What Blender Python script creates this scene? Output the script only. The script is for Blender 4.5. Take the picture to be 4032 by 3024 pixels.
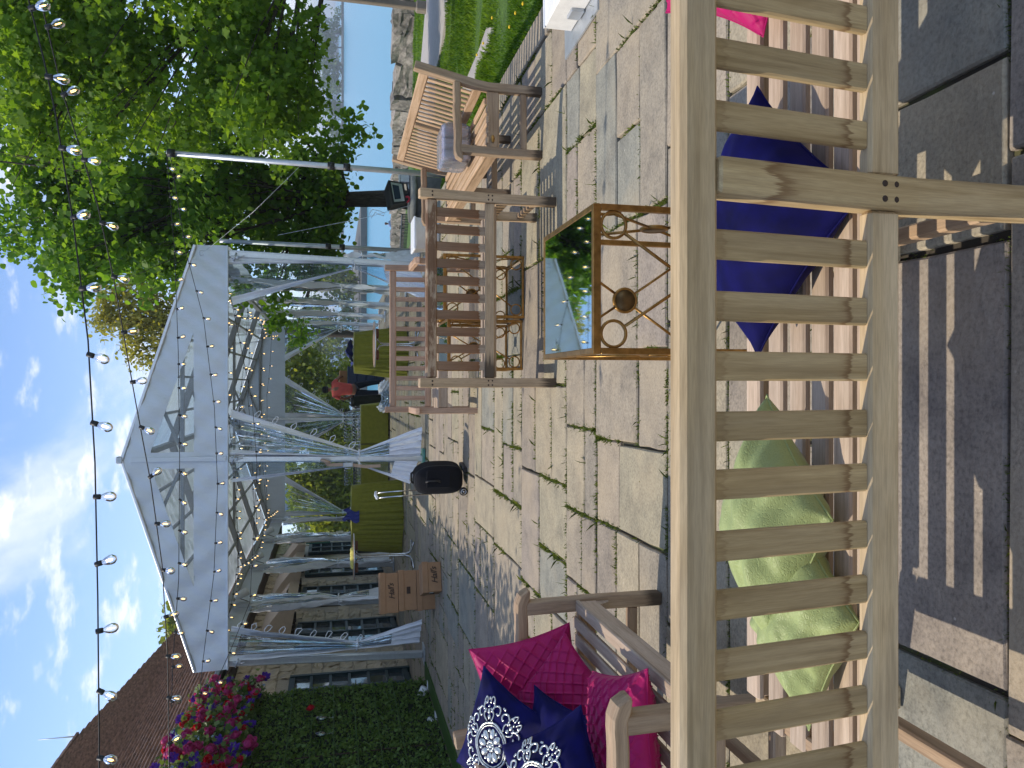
import bpy, bmesh, math, random
import numpy as np
from mathutils import Vector, Matrix, Euler
random.seed(7); rng = np.random.default_rng(7)
R = math.radians
for o in list(bpy.data.objects): bpy.data.objects.remove(o)
S = bpy.context.scene; C = S.collection

# ------------------------------------------------------------------ camera
PITCH = R(13.1); CAMH = 1.46; FPX = 3028.0
cp, sp = math.cos(PITCH), math.sin(PITCH)
cd = bpy.data.cameras.new('camera'); cam = bpy.data.objects.new('camera', cd); C.objects.link(cam)
cd.sensor_fit = 'HORIZONTAL'; cd.sensor_width = 36; cd.lens = 36*FPX/4032
cd.clip_start = .05; cd.clip_end = 6000
# the phone was held upright and the picture stored turned a quarter: world up points to the picture's left
cam.matrix_world = Matrix(((0, 1, 0, 0), (-sp, 0, -cp, 0), (-cp, 0, sp, CAMH), (0, 0, 0, 1)))
S.camera = cam

# ------------------------------------------------------------------ world, sun, exposure
SUN_EL, SUN_AZ = R(52), R(-81)            # azimuth from +Y, clockwise positive
W = bpy.data.worlds.new('World'); S.world = W; W.use_nodes = True
nt = W.node_tree; nt.nodes.clear()
def wn(t, **k):
    n = nt.nodes.new(t)
    for a, b in k.items(): setattr(n, a, b)
    return n
wo = wn('ShaderNodeOutputWorld'); bg = wn('ShaderNodeBackground'); bg.inputs[1].default_value = .15
sky = wn('ShaderNodeTexSky', sky_type='NISHITA', sun_disc=False, sun_elevation=SUN_EL, sun_rotation=SUN_AZ)
sky.air_density = .8; sky.dust_density = .2; sky.ozone_density = 4.5
tc = wn('ShaderNodeTexCoord'); sx = wn('ShaderNodeSeparateXYZ'); nt.links.new(tc.outputs['Generated'], sx.inputs[0])
def wm(op, a, b=None, clamp=False):
    n = wn('ShaderNodeMath', operation=op, use_clamp=clamp)
    for i, x in enumerate((a, b)):
        if x is None: continue
        if isinstance(x, (int, float)): n.inputs[i].default_value = x
        else: nt.links.new(x, n.inputs[i])
    return n.outputs[0]
zz = wm('ADD', wm('MAXIMUM', sx.outputs[2], 0.0), .16)
cx = wn('ShaderNodeCombineXYZ')
nt.links.new(wm('DIVIDE', sx.outputs[0], zz), cx.inputs[0]); nt.links.new(wm('DIVIDE', sx.outputs[1], zz), cx.inputs[1])
mp = wn('ShaderNodeMapping'); nt.links.new(cx.outputs[0], mp.inputs[0])
mp.inputs['Rotation'].default_value = (0, 0, R(35)); mp.inputs['Scale'].default_value = (1.0, .42, 1); mp.inputs['Location'].default_value = (3.1, 1.7, 0)
n1 = wn('ShaderNodeTexNoise'); n1.inputs['Scale'].default_value = 1.5; n1.inputs['Detail'].default_value = 9; n1.inputs['Roughness'].default_value = .58; n1.inputs['Distortion'].default_value = .35
nt.links.new(mp.outputs[0], n1.inputs['Vector'])
n2 = wn('ShaderNodeTexNoise'); n2.inputs['Scale'].default_value = 5.5; n2.inputs['Detail'].default_value = 7; n2.inputs['Roughness'].default_value = .6
nt.links.new(cx.outputs[0], n2.inputs['Vector'])
mr = wn('ShaderNodeMapRange', interpolation_type='SMOOTHSTEP'); mr.inputs[1].default_value = .47; mr.inputs[2].default_value = .70; nt.links.new(n1.outputs['Fac'], mr.inputs[0])
mr2 = wn('ShaderNodeMapRange', interpolation_type='SMOOTHSTEP'); mr2.inputs[1].default_value = .51; mr2.inputs[2].default_value = .70; nt.links.new(n2.outputs['Fac'], mr2.inputs[0])
low = wn('ShaderNodeMapRange', interpolation_type='SMOOTHSTEP'); low.inputs[1].default_value = .42; low.inputs[2].default_value = .04; nt.links.new(sx.outputs[2], low.inputs[0])
msk = wm('ADD', wm('ADD', wm('MULTIPLY', mr.outputs[0], .72), wm('MULTIPLY', mr2.outputs[0], .75)), wm('MULTIPLY', low.outputs[0], .22), clamp=True)
mx = wn('ShaderNodeMix', data_type='RGBA'); nt.links.new(msk, mx.inputs['Factor'])
nt.links.new(sky.outputs[0], mx.inputs['A']); mx.inputs['B'].default_value = (4.9, 5.0, 5.2, 1)
nt.links.new(mx.outputs['Result'], bg.inputs[0]); nt.links.new(bg.outputs[0], wo.inputs[0])
sd = bpy.data.lights.new('sun', 'SUN'); sd.energy = 2.5; sd.angle = R(.53); sd.color = (1, .91, .77)
sun = bpy.data.objects.new('sun', sd); C.objects.link(sun)
sdir = Vector((math.sin(SUN_AZ)*math.cos(SUN_EL), math.cos(SUN_AZ)*math.cos(SUN_EL), math.sin(SUN_EL)))
sun.rotation_euler = (-sdir).to_track_quat('-Z', 'Y').to_euler(); sun.location = sdir*40
S.view_settings.view_transform = 'Standard'; S.view_settings.look = 'None'; S.view_settings.gamma = 1
S.view_settings.use_curve_mapping = False; S.view_settings.exposure = 0.76
S.cycles.max_bounces = 12; S.cycles.diffuse_bounces = 8; S.cycles.transmission_bounces = 12; S.cycles.transparent_max_bounces = 24; S.cycles.caustics_reflective = False; S.cycles.caustics_refractive = False

# ------------------------------------------------------------------ picture-to-place helpers (2212 x 1659 view of the photograph)
KS = 4032/2212
def ray(px, py):
    a = (3024-py*KS-1512)/FPX; b = (2016-px*KS)/FPX
    return Vector((a, cp+b*sp, -sp+b*cp))
def at_z(px, py, z=0.):
    r = ray(px, py); return Vector((0, 0, CAMH))+r*((z-CAMH)/r.z)
def at_y(px, py, y):
    r = ray(px, py); return Vector((0, 0, CAMH))+r*(y/r.y)
def at_x(px, py, x):
    r = ray(px, py); return Vector((0, 0, CAMH))+r*(x/r.x)

# ------------------------------------------------------------------ materials
def newmat(name):
    m = bpy.data.materials.new(name); m.use_nodes = True
    t = m.node_tree; t.nodes.clear()
    o = t.nodes.new('ShaderNodeOutputMaterial'); p = t.nodes.new('ShaderNodeBsdfPrincipled'); t.links.new(p.outputs[0], o.inputs[0])
    return m, t, p, o
def nd(t, typ, ins=None, **k):
    n = t.nodes.new(typ)
    for a, b in k.items(): setattr(n, a, b)
    for a, b in (ins or {}).items():
        if hasattr(b, 'node'): t.links.new(b, n.inputs[a])
        else: n.inputs[a].default_value = b
    return n
def ramp(t, fac, stops, interp='LINEAR'):
    n = t.nodes.new('ShaderNodeValToRGB'); e = n.color_ramp.elements; n.color_ramp.interpolation = interp
    while len(e) < len(stops): e.new(.5)
    for i, (p, c) in enumerate(stops): e[i].position = p; e[i].color = (*c, 1) if len(c) == 3 else c
    t.links.new(fac, n.inputs[0]); return n.outputs[0]
def mixc(t, f, a, b, mode='MIX'):
    n = t.nodes.new('ShaderNodeMix'); n.data_type = 'RGBA'; n.blend_type = mode
    for k, x in (('Factor', f), ('A', a), ('B', b)):
        if hasattr(x, 'node'): t.links.new(x, n.inputs[k])
        elif k == 'Factor': n.inputs[k].default_value = x
        else: n.inputs[k].default_value = (*x, 1)
    return n.outputs['Result']
def mth(t, op, a, b=0., clamp=False):
    n = t.nodes.new('ShaderNodeMath'); n.operation = op; n.use_clamp = clamp
    for i, x in enumerate((a, b)):
        if hasattr(x, 'node'): t.links.new(x, n.inputs[i])
        else: n.inputs[i].default_value = x
    return n.outputs[0]
def bump(t, p, h, s=.3, d=.01):
    b = nd(t, 'ShaderNodeBump', {'Strength': s, 'Distance': d, 'Height': h}); t.links.new(b.outputs[0], p.inputs['Normal'])
def objc(t): return t.nodes.new('ShaderNodeTexCoord').outputs['Object']
def mat(name, col, rough=.6, var=.12, scale=8, metal=0., bmp=.15, bd=.005, spec=.4, stretch=(1, 1, 1), rnd=.0):
    m, t, p, o = newmat(name)
    mpn = nd(t, 'ShaderNodeMapping', {'Vector': objc(t), 'Scale': stretch}).outputs[0]
    n = nd(t, 'ShaderNodeTexNoise', {'Vector': mpn, 'Scale': scale, 'Detail': 6, 'Roughness': .6}).outputs['Fac']
    c = ramp(t, n, [(.25, tuple(x*(1-var*1.6) for x in col)), (.75, tuple(min(1, x*(1+var)) for x in col))])
    if rnd:
        rv = t.nodes.new('ShaderNodeObjectInfo').outputs['Random']
        c = mixc(t, 1., c, nd(t, 'ShaderNodeMapRange', {0: rv, 3: 1-rnd, 4: 1+rnd*.4}).outputs[0], 'MULTIPLY')
    t.links.new(c, p.inputs['Base Color'])
    p.inputs['Roughness'].default_value = rough; p.inputs['Metallic'].default_value = metal; p.inputs['Specular IOR Level'].default_value = spec
    if bmp: bump(t, p, n, bmp, bd)
    return m
def wood(name, light, dark, grey=0., stain=None, rnd=.18, rough=.62):
    """grain follows the point attribute gr (along, across, across); gt is 0..1 along the piece"""
    m, t, p, o = newmat(name)
    gr = nd(t, 'ShaderNodeAttribute', attribute_name='gr').outputs['Vector']
    gt = nd(t, 'ShaderNodeAttribute', attribute_name='gt').outputs['Fac']
    rv = t.nodes.new('ShaderNodeObjectInfo').outputs['Random']
    off = nd(t, 'ShaderNodeCombineXYZ', {0: mth(t, 'MULTIPLY', rv, 37.), 1: mth(t, 'MULTIPLY', rv, 11.)}).outputs[0]
    gv = nd(t, 'ShaderNodeVectorMath', {0: gr, 1: off}, operation='ADD').outputs[0]
    a = nd(t, 'ShaderNodeMapping', {'Vector': gv, 'Scale': (2.2, 55, 55)}).outputs[0]
    g = nd(t, 'ShaderNodeTexNoise', {'Vector': a, 'Scale': 1., 'Detail': 7, 'Roughness': .62, 'Distortion': .6}).outputs['Fac']
    b = nd(t, 'ShaderNodeMapping', {'Vector': gv, 'Scale': (1.6, 14, 14)}).outputs[0]
    g2 = nd(t, 'ShaderNodeTexNoise', {'Vector': b, 'Scale': 1., 'Detail': 4, 'Distortion': 1.8}).outputs['Fac']
    fine = nd(t, 'ShaderNodeTexNoise', {'Vector': nd(t, 'ShaderNodeMapping', {'Vector': gv, 'Scale': (25, 420, 420)}).outputs[0], 'Scale': 1., 'Detail': 3}).outputs['Fac']
    c = ramp(t, mth(t, 'ADD', mth(t, 'MULTIPLY', g, .6), mth(t, 'MULTIPLY', g2, .4)), [(.38, tuple(x*.82 for x in dark)), (.5, tuple((x+y)/2 for x, y in zip(light, dark))), (.60, light)])
    c = mixc(t, mth(t, 'MULTIPLY', ramp(t, fine, [(.35, (1, 1, 1)), (.6, (0, 0, 0))]), .3), c, tuple(x*.55 for x in dark))
    if grey:
        gm = ramp(t, nd(t, 'ShaderNodeTexNoise', {'Vector': nd(t, 'ShaderNodeMapping', {'Vector': gv, 'Scale': (3, 18, 18)}).outputs[0], 'Scale': 1., 'Detail': 4}).outputs['Fac'], [(.4, (0, 0, 0)), (.65, (1, 1, 1))])
        c = mixc(t, mth(t, 'MULTIPLY', gm, grey), c, (.36, .34, .29))
    jag = nd(t, 'ShaderNodeTexNoise', {'Vector': nd(t, 'ShaderNodeMapping', {'Vector': gv, 'Scale': (4, 75, 75)}).outputs[0], 'Scale': 1., 'Detail': 5, 'Roughness': .7}).outputs['Fac']
    gtj = mth(t, 'ADD', gt, mth(t, 'MULTIPLY', mth(t, 'SUBTRACT', jag, .5), .20))
    if stain == 'line':                       # a brown tide mark near the foot of the slat, a fainter one near its head
        s = ramp(t, gtj, [(0, (0, 0, 0)), (.03, (.15,)*3), (.065, (.4,)*3), (.08, (0, 0, 0)), (.78, (0, 0, 0)), (.82, (.25,)*3), (.852, (.85,)*3), (.868, (.9,)*3), (.882, (0, 0, 0))])
        c = mixc(t, mth(t, 'MULTIPLY', s, .75), c, (.11, .04, .010))
        c = mixc(t, mth(t, 'MULTIPLY', ramp(t, gtj, [(.1, (1, 1, 1)), (.80, (1, 1, 1)), (.875, (0, 0, 0))]), .22), c, (.30, .205, .105))
    elif stain == 'dark':                     # wet, dark nearly to the foot, ends in a ragged edge
        s = ramp(t, gtj, [(0, (.65,)*3), (.3, (.75,)*3), (.8, (.9,)*3), (.872, (1, 1, 1)), (.888, (0, 0, 0))])
        c = mixc(t, s, c, mixc(t, g, (.095, .036, .013), (.30, .145, .065)))
    elif stain == 'rail':
        s = ramp(t, nd(t, 'ShaderNodeTexNoise', {'Vector': nd(t, 'ShaderNodeMapping', {'Vector': gv, 'Scale': (6, 20, 20)}).outputs[0], 'Scale': 1., 'Detail': 6, 'Roughness': .7}).outputs['Fac'], [(.42, (0, 0, 0)), (.52, (1, 1, 1))])
        c = mixc(t, mth(t, 'MULTIPLY', s, .8), c, (.12, .05, .02))
    elif stain == 'foot':
        s = ramp(t, gtj, [(.0, (1, 1, 1)), (.07, (1, 1, 1)), (.14, (0, 0, 0))])
        c = mixc(t, mth(t, 'MULTIPLY', s, .85), c, (.035, .022, .014))
    c = mixc(t, 1., c, nd(t, 'ShaderNodeMapRange', {0: rv, 3: 1-rnd, 4: 1+rnd*.5}).outputs[0], 'MULTIPLY')
    t.links.new(c, p.inputs['Base Color']); p.inputs['Roughness'].default_value = rough; p.inputs['Specular IOR Level'].default_value = .3
    bump(t, p, mth(t, 'ADD', g, mth(t, 'MULTIPLY', fine, .5)), .25, .002)
    return m
def leafmat(name, c1, c2, trans=.35):
    m, t, p, o = newmat(name)
    at = nd(t, 'ShaderNodeAttribute', attribute_name='lv').outputs['Fac']
    rv = t.nodes.new('ShaderNodeObjectInfo').outputs['Random']
    c = mixc(t, at, c1, c2)
    p.inputs['Roughness'].default_value = .5; p.inputs['Specular IOR Level'].default_value = .25
    t.links.new(c, p.inputs['Base Color'])
    tr = nd(t, 'ShaderNodeBsdfTranslucent', {'Color': mixc(t, 1., c, (1.45, 1.35, .5), 'MULTIPLY')})
    ms = nd(t, 'ShaderNodeMixShader', {0: trans, 1: p.outputs[0], 2: tr.outputs[0]}); t.links.new(ms.outputs[0], o.inputs[0])
    return m
def vinyl(name, tint, trans=.8, rough=.08, wr=30, fog=.12):
    """clear flexible plastic: see-through, with streaky gloss"""
    m, t, p, o = newmat(name)
    v = nd(t, 'ShaderNodeMapping', {'Vector': objc(t), 'Scale': (1, 1, .22)}).outputs[0]
    n = nd(t, 'ShaderNodeTexNoise', {'Vector': v, 'Scale': wr, 'Detail': 4, 'Distortion': .5}).outputs['Fac']
    b = nd(t, 'ShaderNodeBump', {'Strength': .4, 'Distance': .02, 'Height': n})
    tr = nd(t, 'ShaderNodeBsdfTransparent', {'Color': (*tint, 1)}); gl = nd(t, 'ShaderNodeBsdfGlossy', {'Color': (.95, .97, 1, 1), 'Roughness': rough, 'Normal': b.outputs[0]})
    df = nd(t, 'ShaderNodeBsdfTranslucent', {'Color': (.72, .8, .86, 1)}); d2 = nd(t, 'ShaderNodeBsdfDiffuse', {'Color': (.72, .8, .86, 1)})
    dd = nd(t, 'ShaderNodeMixShader', {0: .5, 1: df.outputs[0], 2: d2.outputs[0]})
    lw = nd(t, 'ShaderNodeFresnel', {'IOR': 1.5, 'Normal': b.outputs[0]}).outputs[0]
    a = nd(t, 'ShaderNodeMixShader', {0: mth(t, 'ADD', mth(t, 'MULTIPLY', lw, 1.0), (1-trans)*.5, True), 1: tr.outputs[0], 2: gl.outputs[0]})
    fg = mth(t, 'MULTIPLY', ramp(t, n, [(.35, (.3,)*3), (.7, (1, 1, 1))]), fog)
    f = nd(t, 'ShaderNodeMixShader', {0: fg, 1: a.outputs[0], 2: dd.outputs[0]})
    t.links.new(f.outputs[0], o.inputs[0]); return m
def glass(name, tint=(1, 1, 1), k=1.0):
    m, t, p, o = newmat(name)
    tr = nd(t, 'ShaderNodeBsdfTransparent', {'Color': (*tint, 1)}); gl = nd(t, 'ShaderNodeBsdfGlossy', {'Color': (1, 1, 1, 1), 'Roughness': .03})
    lw = nd(t, 'ShaderNodeLayerWeight', {'Blend': .35}).outputs['Fresnel']
    a = nd(t, 'ShaderNodeMixShader', {0: mth(t, 'MULTIPLY', lw, k, True), 1: tr.outputs[0], 2: gl.outputs[0]})
    t.links.new(a.outputs[0], o.inputs[0]); return m
def emit(name, col, s):
    m, t, p, o = newmat(name)
    p.inputs['Base Color'].default_value = (*col, 1); p.inputs['Emission Color'].default_value = (*col, 1); p.inputs['Emission Strength'].default_value = s
    return m
def cloth(name, col, sheen=.3, rough=.8, weave=700, var=.1, tint=None):
    m, t, p, o = newmat(name)
    n = nd(t, 'ShaderNodeTexNoise', {'Vector': objc(t), 'Scale': 14, 'Detail': 5}).outputs['Fac']
    c = ramp(t, n, [(.3, tuple(x*(1-var) for x in col)), (.7, tuple(min(1, x*(1+var)) for x in col))])
    t.links.new(c, p.inputs['Base Color']); p.inputs['Roughness'].default_value = rough
    p.inputs['Sheen Weight'].default_value = sheen; p.inputs['Sheen Roughness'].default_value = .35
    if tint: p.inputs['Sheen Tint'].default_value = (*tint, 1)
    p.inputs['Specular IOR Level'].default_value = .2
    w = nd(t, 'ShaderNodeTexNoise', {'Vector': objc(t), 'Scale': weave, 'Detail': 2}).outputs['Fac']
    bump(t, p, mth(t, 'ADD', mth(t, 'MULTIPLY', w, .25), n), .35, .004)
    return m

M = {}
M['teak_near'] = wood('weathered_teak_rail', (.60, .45, .265), (.45, .32, .17), .18)
M['teak_near_slat'] = wood('weathered_teak_slat', (.52, .385, .20), (.36, .245, .11), .12, 'line')
M['teak_seat'] = wood('peach_teak_seat', (.60, .465, .345), (.45, .325, .225), .15)  # pinkish peach wood tone of the seat slats and front rails
M['teak_pale'] = wood('pale_teak', (.60, .42, .27), (.45, .29, .165), .05)
M['teak_leg'] = wood('brown_teak_leg', (.48, .34, .21), (.33, .215, .125), .2, 'foot')
M['teak_arm'] = wood('brown_teak_arm', (.48, .33, .20), (.33, .21, .12), .15)
M['teak_two'] = wood('honey_grey_teak', (.60, .43, .265), (.44, .30, .17), .12, 'foot')
M['teak_two_slat'] = wood('wet_stained_teak_slat', (.44, .34, .25), (.32, .23, .16), .2, 'dark')
M['teak_two_rail'] = wood('stained_teak_rail', (.50, .37, .25), (.35, .23, .14), .2, 'rail')
M['teak_red'] = wood('reddish_teak', (.58, .385, .265), (.43, .27, .175), .08)
M['gold'] = mat('aged_gold_metal', (.42, .23, .07), .42, .3, 30, 1., .3, .002)
M['gold_disc'] = mat('dull_bronze_disc', (.20, .125, .055), .45, .2, 30, .8, .2, .002)
M['chrome'] = mat('steel_tube', (.55, .56, .58), .22, .06, 20, 1., .05)
M['alu'] = mat('brushed_aluminium', (.62, .65, .69), .38, .06, 20, .75, .08, .002)
M['galv'] = mat('galvanised_steel', (.50, .53, .56), .45, .1, 14, .6, .1, .002)
M['white_pvc'] = mat('white_vinyl', (.80, .83, .88), .38, .04, 5, 0, .6, .03)
M['fascia'] = mat('white_tent_fabric', (.71, .765, .83), .45, .04, 2.4, 0, .55, .06, stretch=(1.2, 1, .5))
M['tent_roof'] = None
M['beam'] = mat('tent_rafter_metal', (.33, .33, .32), .5, .06, 12, .3, .05)
M['black'] = mat('black_plastic', (.016, .017, .019), .5, .2, 40, 0, .1, .002)
M['black_fabric'] = mat('black_nylon', (.011, .012, .016), .85, .3, 300, 0, .5, .003, spec=.15)
M['rubber'] = mat('black_rubber', (.012, .012, .012), .7, .1, 40)
M['card'] = mat('brown_cardboard', (.36, .20, .10), .75, .07, 10, 0, .12, .003)
M['card_dark'] = mat('printed_black_ink', (.05, .028, .018), .8, .1, 40, 0, 0)
M['paper'] = mat('white_paper', (.75, .76, .78), .6, .04, 20, 0, 0)
M['olive'] = cloth('olive_tablecloth', (.235, .235, .033), .15, .75, 500)
M['yellow_cloth'] = cloth('yellow_cloth', (.62, .57, .16), .2, .8, 500)
M['blue_cloth'] = cloth('blue_napkin', (.055, .07, .30), .2, .8, 500)
M['pink'] = cloth('magenta_taffeta', (.40, .009, .105), .1, .5, 900, .06)
M['velvet'] = cloth('royal_blue_velvet', (.0012, .0012, .055), .2, .85, 500, .45, (.02, .03, .6))
M['green_silk'] = cloth('pale_green_silk', (.33, .39, .16), .15, .40, 900, .08)
def crinkle(m):
    t = m.node_tree; p = [n for n in t.nodes if n.type == 'BSDF_PRINCIPLED'][0]; oc = objc(t)
    a = nd(t, 'ShaderNodeTexVoronoi', {'Vector': nd(t, 'ShaderNodeVectorMath', {0: oc, 1: nd(t, 'ShaderNodeTexNoise', {'Vector': oc, 'Scale': 16, 'Detail': 3}).outputs['Color']}, operation='ADD').outputs[0], 'Scale': 13}, feature='DISTANCE_TO_EDGE').outputs[0]
    w = nd(t, 'ShaderNodeTexNoise', {'Vector': nd(t, 'ShaderNodeMapping', {'Vector': oc, 'Scale': (40, 160, 60)}).outputs[0], 'Scale': 1., 'Detail': 3, 'Distortion': 1.5}).outputs['Fac']
    bump(t, p, mth(t, 'ADD', ramp(t, a, [(0, (0, 0, 0)), (.12, (1, 1, 1))]), mth(t, 'MULTIPLY', w, .8)), .25, .006)
crinkle(M['green_silk'])
M['bead'] = mat('silver_bead', (.72, .73, .70), .25, .2, 200, .65, .2, .002)
M['coral'] = cloth('coral_shirt', (.56, .10, .085), .15, .8, 500)
M['denim'] = cloth('dark_denim', (.012, .017, .032), .1, .85, 500)
M['skin'] = mat('brown_skin', (.25, .12, .075), .55, .08, 12)
M['crate'] = mat('navy_crate_plastic', (.03, .055, .12), .5, .15, 15)
M['bark'] = mat('dark_bark', (.075, .06, .046), .9, .4, 9, 0, 1., .05, stretch=(3, 3, .6))
M['maple'] = leafmat('maple_leaf', (.105, .215, .022), (.25, .39, .055), .62)
M['linden'] = leafmat('linden_leaf', (.085, .205, .025), (.225, .37, .055), .64)
M['spring'] = leafmat('spring_leaf', (.22, .22, .05), (.42, .40, .12), .5)
M['far_leaf'] = leafmat('bank_leaf', (.13, .18, .025), (.33, .35, .06), .5)
M['far_leaf2'] = leafmat('dark_green_leaf', (.07, .13, .03), (.17, .25, .06), .4)  # darker green leaf, for every second bank tree and the shore trees
M['hedge'] = leafmat('box_leaf', (.06, .125, .025), (.16, .25, .06), .3)
M['garland'] = leafmat('garland_leaf', (.05, .11, .025), (.19, .26, .08), .3)
M['grass'] = leafmat('grass_blade', (.07, .17, .012), (.24, .37, .04), .45)
M['moss'] = leafmat('joint_moss', (.05, .085, .012), (.20, .25, .045), .25)
M['petal_pink'] = leafmat('pink_petal', (.50, .05, .24), (.75, .16, .45), .3)
M['petal_red'] = leafmat('red_petal', (.48, .01, .03), (.68, .04, .07), .3)
M['petal_purple'] = leafmat('purple_petal', (.08, .02, .34), (.17, .07, .52), .3)
M['petal_lilac'] = leafmat('pale_blue_petal', (.28, .36, .52), (.50, .58, .72), .2)
M['dandelion'] = mat('yellow_petal', (.75, .5, .02), .7, .1, 20, 0, 0)
M['bulb_glass'] = glass('bulb_glass', (1, .98, .93), 1.0)
M['filament'] = emit('lit_filament', (1, .62, .22), 3.)
M['pane'] = None
M['glassware'] = glass('clear_glassware', (.96, .98, .98), 1.5)
M['clear_vinyl'] = vinyl('clear_vinyl', (.72, .84, .95), .94, .08, 22, .08)
M['clear_plain'] = vinyl('flat_clear_vinyl', (.8, .86, .9), .95, .15, 8, .12)
M['roof_vinyl'] = vinyl('translucent_roof', (.66, .72, .70), .9, .4, 5, .55)
M['wrap'] = vinyl('lilac_wrap', (.9, .89, .98), .7, .12, 25, .3)
M['tile'] = mat('brown_roof_tile', (.34, .19, .13), .85, .45, 5.5, 0, .5, .01)
M['stone_b'] = mat('buff_wall_stone', (.54, .46, .34), .85, .12, 6, 0, .3, .01, rnd=.22)
M['mortar'] = mat('grey_mortar', (.42, .37, .30), .9, .15, 20)
M['boulder'] = mat('grey_quarry_stone', (.27, .24, .205), .9, .45, 5, 0, 1., .06, rnd=.45)
M['concrete'] = mat('grey_concrete', (.34, .32, .285), .85, .18, 9, 0, .4, .01)
M['dark_conc'] = mat('dark_concrete', (.12, .115, .10), .85, .25, 7, 0, .4, .01)
M['path'] = mat('gravel_path', (.40, .37, .345), .9, .15, 6, 0, .4, .01)
M['teal'] = mat('dark_teal_paint', (.012, .034, .042), .4, .12, 10, 0, .05)
M['teal_light'] = mat('pale_green_paint', (.10, .30, .25), .5, .1, 10, 0, .05)
M['awning'] = cloth('tan_awning_canvas', (.50, .39, .28), .1, .85, 300, .05)
M['soffit'] = mat('dark_stained_wood', (.05, .03, .02), .8, .2, 10)
M['strap'] = cloth('tan_ratchet_strap', (.45, .34, .26), .1, .8, 600)
M['bldg_w'] = mat('pale_render', (.62, .62, .60), .8, .05, 2, 0, 0)
M['bldg_g'] = mat('blue_grey_cladding', (.24, .28, .34), .7, .08, 2, 0, 0)
M['win'] = mat('dark_window_glass', (.035, .05, .07), .12, .1, 3, 0, 0)
M['mirror'] = None

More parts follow.
